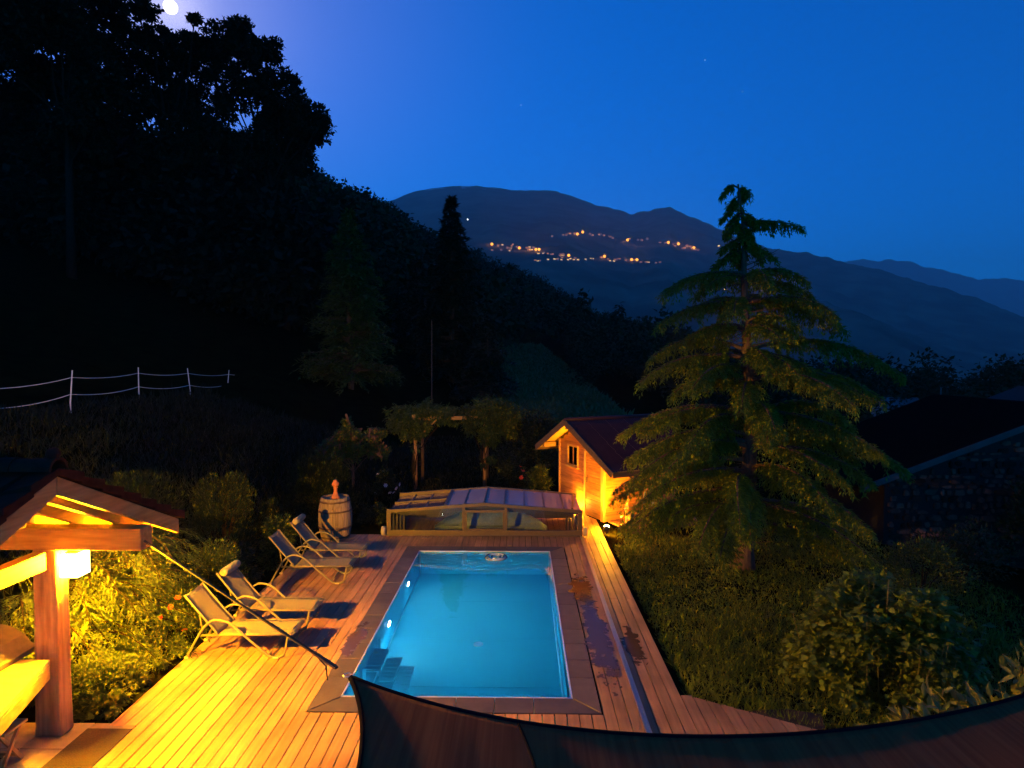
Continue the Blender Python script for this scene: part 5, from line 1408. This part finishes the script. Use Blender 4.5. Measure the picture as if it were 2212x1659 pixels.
# the open meadow beyond: a strip of short pale grass
def mead(n):
    px = rng.uniform(1075, 1420, n * 3); Y = rng.uniform(40, 200, n * 3) ; x = (px - 1125) / 1306 * Y
    v = 781 - (ground_z(x, Y) - H) / Y * 1306
    ok = (v > 745) & (px < 1110 + (v - 745) * 1.15 + 60) 
    return x[ok][:n], Y[ok][:n]
M['meadow'] = leafmat('meadow_grass', (0.06, 0.10, 0.03), (0.10, 0.13, 0.04), .3)
grass_patch('meadow_grass', 26000, mead, .5, .3, 'meadow', .8)

# ---------------------------------------------------------------- planting
def juniper():
    t = thing('juniper_bush', 'spreading juniper with feathery tiers glowing beside the lantern', 'shrub', (-7.0, 8.9, gz(-7.0, 8.9)))
    P, D, N, LL = [], [], [], []; lm = MB()
    for q in range(95):
        az = rng.uniform(-1.35, 1.25); ln = rng.uniform(1.0, 2.15) * (1.0 if abs(az) < .8 else .8); el = rng.uniform(.05, .85)
        if q < 30: az = rng.uniform(-1.0, .5); ln = rng.uniform(1.3, 2.05)
        d = np.array([math.cos(az), math.sin(az), 0]); n = 8; s = np.linspace(0, 1, n)
        z0 = rng.uniform(.1, .5)
        pts = np.array([rng.uniform(-.5, .3), rng.uniform(-.5, .8), z0]) + d * (s * ln)[:, None]; pts[:, 2] += ln * el * np.sin(s * 1.9) - .22 * ln * s ** 3
        lm.tube([tuple(p) for p in pts], list(.022 * (1 - .85 * s)), 4)
        m = int(ln * 34)
        for k in range(m):
            f = .22 + .78 * rng.random(); i = min(n - 2, int(f * (n - 1))); g = f * (n - 1) - i
            p = pts[i] * (1 - g) + pts[i + 1] * g; td = unit(pts[i + 1] - pts[i]); sg = rng.choice((-1, 1))
            sd = unit(np.array([-td[1], td[0], 0]) * sg * .75 + td * .8 + np.array([0, 0, rng.uniform(-.25, .2)]))
            kk = 10; ss = np.linspace(.1, 1, kk) * rng.uniform(.12, .36)
            P.append(p + sd * ss[:, None] - np.array([0, 0, 1]) * (ss ** 2 * .8)[:, None]); jit = rdir(kk)
            D.append(unit(sd + td * .3 + jit * .5)); N.append(unit(np.array([0, 0, 1.0]) + rdir(kk) * .4)); LL.append(rng.uniform(.032, .06, kk))
    lm.build('limbs', M['twig'], t)
    P = np.concatenate(P); D = np.concatenate(D); N = np.concatenate(N); LL = np.concatenate(LL)
    leaf_obj('foliage', P, D, N, LL, LL * .3, KITE, M['juniper'], t)
juniper()
def sb(name, label, x, y, rx, ry, h, n, L, Wd, mat, **k): return shrub(name, label, (x, y, gz(x, y) - .03), rx, ry, h, n, L, Wd, mat, **k)
sb('low_shrub', 'bright low leafy shrub at the foot of the lit pavilion post', -5.55, 7.75, .6, .55, .55, 5200, .055, .035, 'leaf_bright', nclump=34)
sb('low_shrub', 'yellow-green herb clump along the deck edge below the juniper', -5.45, 8.65, .5, .5, .5, 4200, .045, .03, 'leaf_bright', nclump=30)
sb('low_shrub', 'dim leafy herb clump in the corner behind the pavilion post', -6.3, 7.55, .6, .5, .6, 3600, .07, .05, 'leaf_bright', nclump=24, tm=LOBED)
sb('ivy_plant', 'creeping plant with large lobed leaves by the deck corner', -5.3, 7.35, .34, .28, .3, 420, .09, .085, 'leaf_bright', nclump=14, tm=LOBED)
sb('rose_bush', 'thorny rose bush with small red flowers beside the first lounger', -5.5, 9.55, .5, .5, .95, 2600, .06, .042, 'leaf_olive', tm=OVAL, nclump=26, upright=.3, blossoms=(7, .035, 'petal_red'))
sb('lavender_bush', 'grey-green bushy shrub behind the second lounger', -5.55, 10.6, .62, .55, 1.15, 5200, .07, .022, 'leaf_olive', nclump=34, upright=.5)
sb('leafy_shrub', 'dark leafy shrub between the two pairs of loungers', -5.6, 11.6, .55, .5, .8, 2600, .07, .04, 'leaf_dark', nclump=22)
sb('leafy_shrub', 'pointed-leaf shrub behind the third lounger', -5.35, 13.1, .42, .4, 1.05, 2000, .10, .032, 'leaf_olive', nclump=20, upright=.2)
sb('tall_shrub', 'tall wispy shrub rising behind the loungers', -6.25, 12.4, .72, .65, 2.05, 7000, .085, .022, 'leaf_dark', nclump=44, upright=.9, stems=14)
sb('tall_shrub', 'narrow upright shrub right of the tall wispy one', -5.95, 14.1, .32, .32, 1.25, 2000, .08, .025, 'leaf_dark', nclump=20, upright=.7)
sb('broom_bush', 'round broom bush behind the wine barrel', -5.6, 16.9, .95, .85, 1.75, 7500, .12, .018, 'leaf_dark', nclump=50, upright=1.1, stems=16)
sb('leafy_shrub', 'small leafy shrub at the left end of the pool cover', -4.0, 16.4, .5, .4, .55, 1800, .06, .035, 'leaf_dark', nclump=18)
sb('tall_shrub', 'wild grassy shrub on the bank above the juniper', -7.9, 12.2, 1.0, .9, 1.5, 4200, .11, .025, 'leaf_dark', nclump=34, upright=.9)
b = Vector((-5.75, 20.6, gz(-5.75, 20.6)))
lobe_tree('fruit_tree', 'small rounded fruit tree left of the vine pergola', b, [(b.x + dx, b.y + dy, b.z + z, r) for dx, dy, z, r in ((-.7, 0, 1.7, .5), (0, -.2, 2.1, .5), (.7, 0, 1.9, .5), (.2, -.3, 1.5, .5), (-.4, -.3, 1.3, .4), (.9, -.2, 1.4, .45), (-.95, .1, 1.25, .4))], 5200, .10, 'leaf_olive', trunk_r=.06)
sb('white_rose', 'dark rose bush dotted with white blooms left of the pergola', -4.45, 19.6, .5, .4, .95, 1500, .07, .045, 'leaf_dark', nclump=18, blossoms=(9, .055, 'petal'))
sb('leafy_shrub', 'large dark shrub between the pergola and the shed', .35, 22.0, 1.35, 1.0, 2.6, 6000, .10, .06, 'leaf_dark', nclump=46)
sb('leafy_shrub', 'dark shrub with red flowers behind the pool cover', -.2, 20.2, .7, .6, 1.0, 2000, .08, .05, 'leaf_dark', nclump=20, blossoms=(4, .06, 'petal_red'))
q = shed_pt(-.45, 2.75)
shrub('bamboo_shrub', 'glossy narrow-leaved shrub lit at the shed wall', (q.x, q.y, -.1), .38, .36, 1.25, 1500, .13, .03, 'leaf_bright', nclump=26, upright=.15)
q = G(1347, 1150, -.05)
shrub('flowering_plant', 'slender plant with pale blossoms before the shed platform', (q.x, q.y, -.1), .13, .12, .95, 240, .05, .03, 'leaf_bright', nclump=12, stems=4, blossoms=(14, .022, 'petal'), cat='plant')
sb('leafy_shrub', 'weedy undergrowth right of the cedar trunk', 7.7, 11.6, 1.1, .8, 1.0, 3600, .07, .035, 'leaf_olive', nclump=30, upright=.4)
sb('leafy_shrub', 'dim shrub at the foot of the stone house', 9.4, 13.0, 1.2, .9, 1.3, 3200, .07, .04, 'leaf_dark', nclump=30, upright=.3)

sb('tall_shrub', 'added tall shrub covering the dark far end of the stone wall', 12.7, 14.3, 1.1, .8, 3.0, 3500, .12, .06, 'leaf_dark', nclump=40, upright=.3)  # this shrub and the next are added to cover stones lost in darkness
sb('tall_shrub', 'added dark-leaved shrub at the picture edge before the stone house', 14.6, 14.4, 1.3, .9, 3.2, 3500, .12, .06, 'leaf_dark', nclump=40, upright=.3)
# currant bush: upright stems with paired leaves above a leafy skirt
def currant():
    bx, by = 5.0, 8.25
    t = thing('currant_bush', 'big leafy bush with tall bare stems on the lawn by the deck', 'shrub', (bx, by, -.12))
    nc = 90; ph = rng.uniform(0, 6.28, nc); el = rng.random(nc)
    C = np.stack([1.15 * np.sqrt(1 - el ** 2 * .8) * np.cos(ph) * rng.uniform(.55, 1, nc), 1.0 * np.sqrt(1 - el ** 2 * .8) * np.sin(ph) * rng.uniform(.55, 1, nc), .12 + 1.12 * el], 1)
    n = 9500
    P, D, N = cluster_leaves(C, rng.uniform(.18, .34, nc), n, (0, 0, .2), .45, .8)
    P[:, 2] = np.maximum(P[:, 2], .04)
    PA, DA, NA, LA = [P], [D], [N], [rng.uniform(.055, .10, n)]
    for k in range(46):
        a = rng.uniform(0, 6.28); r = 1.0 * math.sqrt(rng.random()); x0, y0 = r * math.cos(a), r * .85 * math.sin(a)
        ht = rng.uniform(.85, 1.5) * (1.08 - .35 * r); lx, ly = x0 * .22 + rng.normal() * .05, y0 * .22 + rng.normal() * .05
        pts = [(x0 * .7, y0 * .7, .1), (x0 + lx * .5, y0 + ly * .5, ht * .6), (x0 + lx, y0 + ly, ht)]
        MB().tube(pts, [.012, .009, .005], 5).build('stem', M['stem'], t)
        for q in range(5):
            f = .52 + .48 * q / 4; p = np.array(pts[1]) * (1 - (f - .5) * 2) + np.array(pts[2]) * ((f - .5) * 2) if f > .5 else np.array(pts[1])
            az = rng.uniform(0, 6.28)
            for sg in (0, math.pi):
                d = np.array([math.cos(az + sg), math.sin(az + sg), rng.uniform(-.35, .3)])
                PA.append(p[None]); DA.append(d[None]); NA.append(np.array([[0, 0, 1.0]]) + rdir(1) * .3); LA.append(np.array([rng.uniform(.06, .12)]))
    P = np.concatenate(PA); D = np.concatenate(DA); N = np.concatenate(NA); L = np.concatenate(LA)
    leaf_obj('foliage', P, D, N, L, L * .95, LOBED, M['leaf_currant'], t)
currant()
M['leaf_laurel'] = leafmat('laurel_leaves', (0.15, 0.15, 0.03), (0.24, 0.22, 0.045), .25, .35)
shrub('laurel_bush', 'glossy broad-leaved laurel peeping over the sail edge', (4.25, 5.75, -.1), 1.0, .5, 1.22, 1000, .15, .06, 'leaf_laurel', tm=OVAL, nclump=30, upright=.1)
shrub('laurel_bush', 'tall laurel shoot with long leaves at the picture edge', (5.05, 5.9, -.1), .35, .35, 1.75, 220, .17, .06, 'leaf_laurel', tm=OVAL, nclump=12, upright=.2)
slab_c = G(1690, 1560, -.05)
o = MB().prism([(-.5, -.2), (.4, -.28), (.5, .05), (.1, .16), (-.45, .1)], 0, .05).build('stepping_stone', M['rubber'], None, bevel=.01); o.location = (slab_c.x + .05, slab_c.y + .1, -.08)
tag(o, 'flat brown stepping stone between deck and currant bush', 'stone')

# ---------------------------------------------------------------- vine pergola
pl_, pr_ = G(897, 1052, 0), G(1047, 1047, 0)
pg = thing('vine_pergola', 'rustic wooden pergola arch overgrown with vines', 'pergola', (pl_.x, pl_.y, -.1)); po2 = pg.location.copy()
ZT = 2.45
for p in (pl_, pr_):
    MB().tube([(p.x, p.y, -.15), (p.x + .02, p.y, 1.2), (p.x, p.y, ZT)], [.075, .065, .06], 8).build('post', M['timber_z'], pg, True, off=po2)
    MB().tube([(p.x, p.y + 1.6, -.15), (p.x, p.y + 1.6, ZT)], .06, 8).build('post', M['bark'], pg, True, off=po2)
    MB().beam((p.x, p.y - .3, ZT + .05), (p.x, p.y + 1.9, ZT + .05), .09, .09).build('side_beam', M['timber_y'], pg, off=po2)
MB().beam((pl_.x - .2, pl_.y, ZT - .06), (pr_.x + .2, pr_.y, ZT - .06), .08, .12).build('cross_beam', M['timber'], pg, off=po2)
MB().beam((pl_.x - .2, pl_.y + 1.6, ZT - .06), (pr_.x + .2, pr_.y + 1.6, ZT - .06), .08, .12).build('cross_beam', M['timber'], pg, off=po2)
MB().beam((pl_.x + .75, pl_.y, ZT - .1), (pl_.x + .3, pl_.y, 1.9), .05, .05).build('brace', M['timber'], pg, off=po2)
def vine(c, lobes, label, n):
    t = thing('climbing_vine', label, 'vine', (c.x, c.y, -.1), 0, 'vines on the pergola')
    C = np.array([l[:3] for l in lobes]); rd = np.array([l[3] for l in lobes])
    cc, cr = [], []
    for c0, r in zip(C, rd):
        for q in range(9): cc.append(c0 + rdir(1)[0] * r * .85); cr.append(r * .5)
    P, D, N = cluster_leaves(cc, cr, n, (0, 0, 1.5), .9, .4)
    leaf_obj('foliage', P, D, N, rng.uniform(.10, .2, n), rng.uniform(.04, .08, n), KITE, M['leaf_olive'], t)
    for k in range(5):
        pts = [(rng.uniform(-.1, .1), rng.uniform(-.1, .1), 0), (rng.uniform(-.12, .12), -.06, 1.2), tuple(C[k % len(C)])]
        MB().tube(arc_pts(pts, 5), .016, 5).build('stem', M['twig'], t)
def drape(spans):
    out = []
    for (x0, x1, z0, z1, r, n, y1) in spans:
        for q in range(n): out.append((rng.uniform(x0, x1), rng.uniform(-.25, y1), rng.uniform(z0, z1), r * rng.uniform(.7, 1.25)))
    return out
vine(pl_, drape([(-1.0, 1.15, 2.5, 2.85, .24, 26, 1.2), (-.9, -.3, 2.1, 2.5, .16, 5, .3), (-.4, .3, 2.05, 2.5, .22, 9, .2), (-.15, .18, 1.35, 2.1, .15, 6, .1), (.3, .8, 2.2, 2.5, .12, 4, .1)]), 'vine wrapped round the left pergola post', 5600)
vine(pr_, drape([(-1.15, 1.15, 2.5, 2.95, .27, 28, 1.2), (.4, 1.0, 1.9, 2.5, .2, 7, .3), (-.7, -.3, 2.2, 2.5, .14, 4, .2), (-.5, .8, 2.0, 2.6, .28, 12, .3), (-.2, .5, 1.3, 2.1, .2, 9, .2), (-.1, .25, .8, 1.4, .13, 4, .1)]), 'thicker vine wrapped round the right pergola post', 8000)

# ---------------------------------------------------------------- white tape fence on the bank
fence = thing('pasture_fence', 'white pasture fence with two tapes on the dark bank', 'fence', A(300, 850, 25) )
fo = fence.location.copy()
FP = [(-40, 905, 18.0, 84, 3), (152, 870, 20.2, 71, 5), (300, 850, 25, 57, 0), (411, 845, 28.5, 50, -6), (491, 842, 33, 43, 6), (558, 829, 43, 29, -4), (610, 830, 52, 22, 0)]
tops = []
for (px, py, Y, hp, lean) in FP:
    a = A(px, py, Y); h = hp * Y / 1306; tp = a + Vector((math.sin(R(lean)) * h, 0, h)); tops.append((a, tp))
    MB().tube([a - Vector((0, 0, .9)), a, tp], [.022, .022, .02], 8).build('post', M['white'], fence, off=fo)
for i in range(len(tops) - 1):
    (a0, t0), (a1, t1) = tops[i], tops[i + 1]
    for f, sag in ((.78, .09), (.26, .12)):
        pts = []
        for k in range(11):
            s = k / 10; p = (a0.lerp(t0, f)).lerp(a1.lerp(t1, f), s); p.z -= sag * 4 * s * (1 - s); pts.append(p)
        MB().tube(pts, .011, 5).build('tape', M['white'], fence, off=fo)
ps = A(205, 850, 27)
st = thing('plank_stack', 'weathered stack of planks behind the pasture fence', 'planks', (ps.x, ps.y, ps.z - .35))
for k in range(4):
    MB().box(-.9 + rng.uniform(-.1, .1), 1.0, -.4, .4, .13 * k, .13 * k + .1).build('plank', M['dark_timber'], st)

# ---------------------------------------------------------------- stone house on the right
sh = thing('stone_house', 'rubble stone house with pale roof verge, half lost in darkness', 'house', (11.6, 15.9, -1.6)); hoff = sh.location.copy()
va, vb = A(1880, 1045, 15.6), A(2330, 876, 15.6)
def vline(x): return va.z + (vb.z - va.z) * (x - va.x) / (vb.x - va.x)
wall = MB()
wp = [(9.55, -1.6), (15.5, -1.6), (15.5, vline(15.5) - .12), (9.55, vline(9.55) - .12)]
wall.add([(x, 15.9, z) for x, z in wp] + [(x, 19, z) for x, z in wp], [(0, 1, 2, 3), (7, 6, 5, 4), (0, 4, 5, 1), (1, 5, 6, 2), (2, 6, 7, 3), (3, 7, 4, 0)])
wall.build('wall', M['mortar'], sh, off=hoff)
z = -1.5; cnt = 0
while z < 2.6:
    hrow = rng.uniform(.08, .18); x = 9.6 + rng.uniform(0, .1)
    while x < 13.4 and cnt < 290:
        w = rng.uniform(.12, .2) if rng.random() < .45 else rng.uniform(.2, .5)
        if z + hrow < vline(x) - .22 and rng.random() < .9:
            k = 7; pts = []; z_keep = z; z = z + rng.uniform(-.035, .035)
            for q in range(k):
                a = 2 * math.pi * q / k + rng.uniform(-.3, .3); js = rng.uniform(.7, 1.0); pts.append((x + w / 2 + (w / 2 - .008) * js * max(-1, min(1, 1.25 * math.cos(a))), z + hrow / 2 + (hrow / 2 - .004) * rng.uniform(.7, 1.2) * max(-1, min(1, 1.3 * math.sin(a)))))
            dp = rng.uniform(.02, .06)
            m = MB().add([(px, 15.91, pz) for px, pz in pts] + [(x + w / 2 + (px - x - w / 2) * .86, 15.9 - dp, z + hrow / 2 + (pz - z - hrow / 2) * .86) for px, pz in pts], [tuple(range(k, 2 * k))] + [(q, (q + 1) % k, k + (q + 1) % k, k + q) for q in range(k)])
            m.build('stone', M['stone'], sh, off=hoff); cnt += 1; z = z_keep
        x += w + .01
    z += hrow + .008
MB().slab([(va.x - .25, 15.55, va.z - .09), (vb.x, 15.55, vb.z), (vb.x, 21, vb.z), (va.x - .25, 21, va.z - .09)], .08).build('roof', M['roof_dark'], sh, off=hoff)
MB().beam((va.x - .27, 15.53, va.z - .13), (vb.x, 15.53, vb.z - .03), .035, .15).build('verge_board', M['verge_dim'], sh, off=hoff)

# ---------------------------------------------------------------- houses in the valley at the right
def far_house(loc, w, d, h, rz, label, wallm, roofm, group, windows=()):
    t = thing('valley_house', label, 'house', loc, rz, group)
    MB().box(-w / 2, w / 2, -d / 2, d / 2, -3, h).build('wall', M[wallm], t)
    rh = w * .28
    for s in (-1, 1):
        q = [(s * w * .58, -d * .56, h - rh * .16), (s * w * .58, d * .56, h - rh * .16), (0, d * .56, h + rh), (0, -d * .56, h + rh)]
        MB().slab(q if s > 0 else q[::-1], .2).build('roof', M[roofm], t)
    for (x, z, c) in windows:
        MB().box(x - .5, x + .5, -d / 2 - .06, -d / 2 - .01, z, z + 1.1).build('window', c, t)
    return t
warm = emit('warm_window', (1, .5, .12), 1.6)
p = A(1935, 862, 70); far_house((p.x, 70, p.z - 2), 3.6, 4, 1.2, R(75), 'valley house with pale roof right of the cedar', 'plaster', 'verge', 'houses in the valley', [(0, .6, warm)])
p = A(1950, 905, 48); far_house((p.x, 48, p.z - 2.2), 2.6, 3, 1.2, R(70), 'low valley roof just behind the cedar branches', 'plaster', 'verge', 'houses in the valley')
p = A(1560, 905, 60); far_house((p.x, 60, p.z - 2.2), 4.2, 5, 2.0, R(100), 'valley house hidden behind the cedar trunk', 'plaster', 'tile', 'houses in the valley')
def lamp_post(loc, h, r, col, st, power, label, group):
    t = thing('street_lamp', label, 'street lamp', loc, 0, group)
    MB().tube([(0, 0, -2), (0, 0, h)], max(.05, h * .012), 6).build('pole', M['verge'], t)
    g = ball('globe', (0, 0, 0), r, emit('street_lamp_glow', col, st), t, 8); g.location = (0, 0, h + r)
    if power:
        ld = bpy.data.lights.new('lamp', 'POINT'); ld.energy = power; ld.color = col; ld.shadow_soft_size = r
        lo = bpy.data.objects.new('lamp', ld); link(lo, t); lo.location = (0, 0, h + r * 2.6)
    return t
p = A(2180, 872, 80); lamp_post((p.x, 80, p.z - 4), 4, .22, (1, .78, .35), 9, 0, 'higher of the two small lamps in the dark valley', 'lamps in the valley')
p = A(2196, 883, 75); lamp_post((p.x, 75, p.z - 4), 4, .17, (1, .8, .4), 7, 0, 'lower of the two small lamps in the dark valley', 'lamps in the valley')
p = A(2032, 862, 62); t = thing('flag_pole', 'thin pale pole standing in the dark valley', 'pole', (p.x, 62, p.z - 1)); MB().tube([(0, 0, -2), (0, 0, 2.2)], .06, 6).build('shaft', M['verge'], t)

# ---------------------------------------------------------------- the villages on the mountain
def hit_mountain(px, py):
    u = (px - 1125) / 1306; d = ray(px, py); best = None
    Y = np.linspace(MY0, MY1, 1600); x = d.x / d.y * Y; uu = x / Y
    zl = H + d.z / d.y * Y; zm = mountain_z(uu, Y); k = np.argmax(zm > zl)
    return Vector((x[k], Y[k], zm[k])), Y[k]
hmesh = {}
def village_house(px, py, bright, col, label, group):
    p, Y = hit_mountain(px, py); s = Y / 1306 / .463
    t = thing('village_house', label, 'house', p, R(rng.uniform(-35, 35)), group)
    w, d, h = rng.uniform(13, 20) * Y / 4500, rng.uniform(10, 15) * Y / 4500, rng.uniform(9, 13) * Y / 4500
    rh = w * .35
    m = MB().box(-w / 2, w / 2, -d / 2, d / 2, -8, h).build('wall', M['plaster'], t)
    MB().add([(-w * .58, -d * .58, h), (w * .58, -d * .58, h), (w * .58, d * .58, h), (-w * .58, d * .58, h), (0, -d * .58, h + rh), (0, d * .58, h + rh)], [(0, 1, 4), (1, 2, 5, 4), (2, 3, 5), (3, 0, 4, 5), (3, 2, 1, 0)]).build('roof', M['tile'], t)
    if bright:
        key = (col, round(bright, 1))
        if key not in hmesh: hmesh[key] = emit('village_window', col, bright)
        for xs in (-.27, .22):
            MB().box(w * (xs - .16), w * (xs + .16), -d / 2 - .3, -d / 2 - .05, h * .25, h * .75).build('window', hmesh[key], t)
def zc(x, y): return ((1200 + x / 3.95) * .864, (560 + y / 3.95) * .864)
ORG, YEL = (1, .33, .03), (1, .58, .15)
UPPER = [(715, 130, 1), (820, 118, .7), (850, 118, .7), (890, 105, 2), (1110, 118, 1.5), (1085, 105, .3), (1280, 130, .2), (1650, 155, .2), (1560, 165, .2), (1928, 225, 1), (2000, 250, .5), (2040, 225, .3), (2090, 250, .8), (2150, 265, .3), (930, 105, 1), (1310, 145, .15), (1190, 108, .2), (1780, 190, .2), (1830, 195, .5)]
LEFT = [(225, 215, 3), (325, 210, 1.2), (122, 267, .8), (294, 273, 2), (210, 262, .3), (492, 238, 3), (487, 260, 2), (512, 262, 3), (577, 300, 3), (625, 297, 2), (670, 300, 1), (715, 300, .4), (460, 243, .6), (530, 240, .6), (180, 225, .4), (400, 245, .3)]
LOWER = [(670, 360, 2.5), (735, 358, 3), (768, 355, .8), (806, 360, 3), (870, 362, 4), (897, 353, 4), (928, 360, 2), (968, 362, 3), (1047, 357, 2.5), (1095, 350, 2), (1115, 352, 2), (1270, 355, .8), (1290, 372, 3), (1320, 375, 3.5), (1330, 360, .8), (1440, 365, 1), (1520, 365, 1.2), (1640, 385, .7), (1735, 392, .6), (1780, 385, .3), (545, 365, 1), (790, 310, .2), (820, 305, .2), (1200, 335, .4), (1360, 350, .3), (940, 345, .6)]
LB = [(UPPER, 'upper', 'upper village houses', 3), (LEFT, 'left-hand', 'left village houses', 2), (LOWER, 'lower', 'lower village houses', 1)]
def extra(lst, n, yj):
    out = list(lst)
    srt = sorted(lst)
    for q in range(n):
        k = rng.integers(len(srt) - 1); a_, b_ = srt[k], srt[k + 1]; f = rng.random()
        out.append((a_[0] + (b_[0] - a_[0]) * f + rng.uniform(-6, 6), a_[1] + (b_[1] - a_[1]) * f + rng.uniform(-yj, yj), float(rng.choice([.3, .5, .8, 1.2, 1.8]))))
    return out
UPPER, LEFT, LOWER = extra(UPPER, 12, 9), extra(LEFT, 12, 14), extra(LOWER, 14, 10)
LB = [(UPPER,) + LB[0][1:], (LEFT,) + LB[1][1:], (LOWER,) + LB[2][1:]]
ORD = 'first second third fourth fifth sixth seventh eighth ninth tenth eleventh twelfth thirteenth fourteenth fifteenth sixteenth seventeenth eighteenth nineteenth twentieth twenty-first twenty-second twenty-third twenty-fourth twenty-fifth twenty-sixth twenty-seventh twenty-eighth twenty-ninth thirtieth thirty-first thirty-second thirty-third thirty-fourth thirty-fifth thirty-sixth thirty-seventh thirty-eighth thirty-ninth fortieth forty-first forty-second'.split()
for lst, lb, gr, c in LB:
    for qi, (x, y, br) in enumerate(sorted(lst)):
        px, py = zc(x, y); village_house(px, py, min(2.4, .25 + br * .8), YEL if (br >= 1.5 and c != 3) else ORG, 'small %s house, %s from the left in the %s mountain village' % ('lit' if br >= .6 else 'dim', ORD[qi], lb), gr)
for (px, py, lb) in ((1537, 630, 'left of two lit houses seen through the cedar branches'), (1567, 627, 'right of two lit houses seen through the cedar branches'), (1553, 533, 'left of two lone lights just left of the cedar top'), (1580, 534, 'right of two lone lights just left of the cedar top')):
    village_house(px, py, 4.5, YEL, lb, 'lone houses on the mountain')
SL_ = [(962, 125, 'upper mountain village, brightest cluster'), (1015, 106, 'upper mountain village, above the brightest cluster'), (1457, 185, 'upper mountain village, standing alone in the middle'), (1860, 208, 'right end of the upper village, first of the bright pair'), (1960, 222, 'right end of the upper village, second of the bright pair'), (2112, 260, 'rightmost of the upper mountain village'),
       (118, 225, 'leftmost of the left mountain village'), (388, 262, 'middle of the left mountain village'), (552, 277, 'right end of the left village, first of two'), (584, 277, 'right end of the left village, second of two'), (876, 335, 'middle of the lower mountain village'), (1230, 345, 'lower mountain village, right of its middle'), (1497, 378, 'right end of the lower village, first of two'), (1550, 378, 'right end of the lower village, second of two')]
for (x, y, lb) in SL_:
    px, py = zc(x, y); p, Y = hit_mountain(px, py)
    k = Y / 4500  # globes far oversized: the lamp's glow is built into their shape
    lamp_post(p, 9 * k, 10 * k, (1, .36, .03), 3.0, 260000 * k * k, 'orange street lamp at the ' + lb, 'orange lamps of the mountain villages')
p, Y = hit_mountain(1010, 477); lamp_post(p, 6, 5.5 * Y / 6000, (1, .97, .9), 6, 0, 'white lamp of the lone building high on the mountain', None)
p = A(895, 506, 425); lamp_post((p.x, p.y, p.z - 3), 3, .9, (.75, .8, .1), 1.4, 0, 'dim yellow-green light on the wooded crest', None)
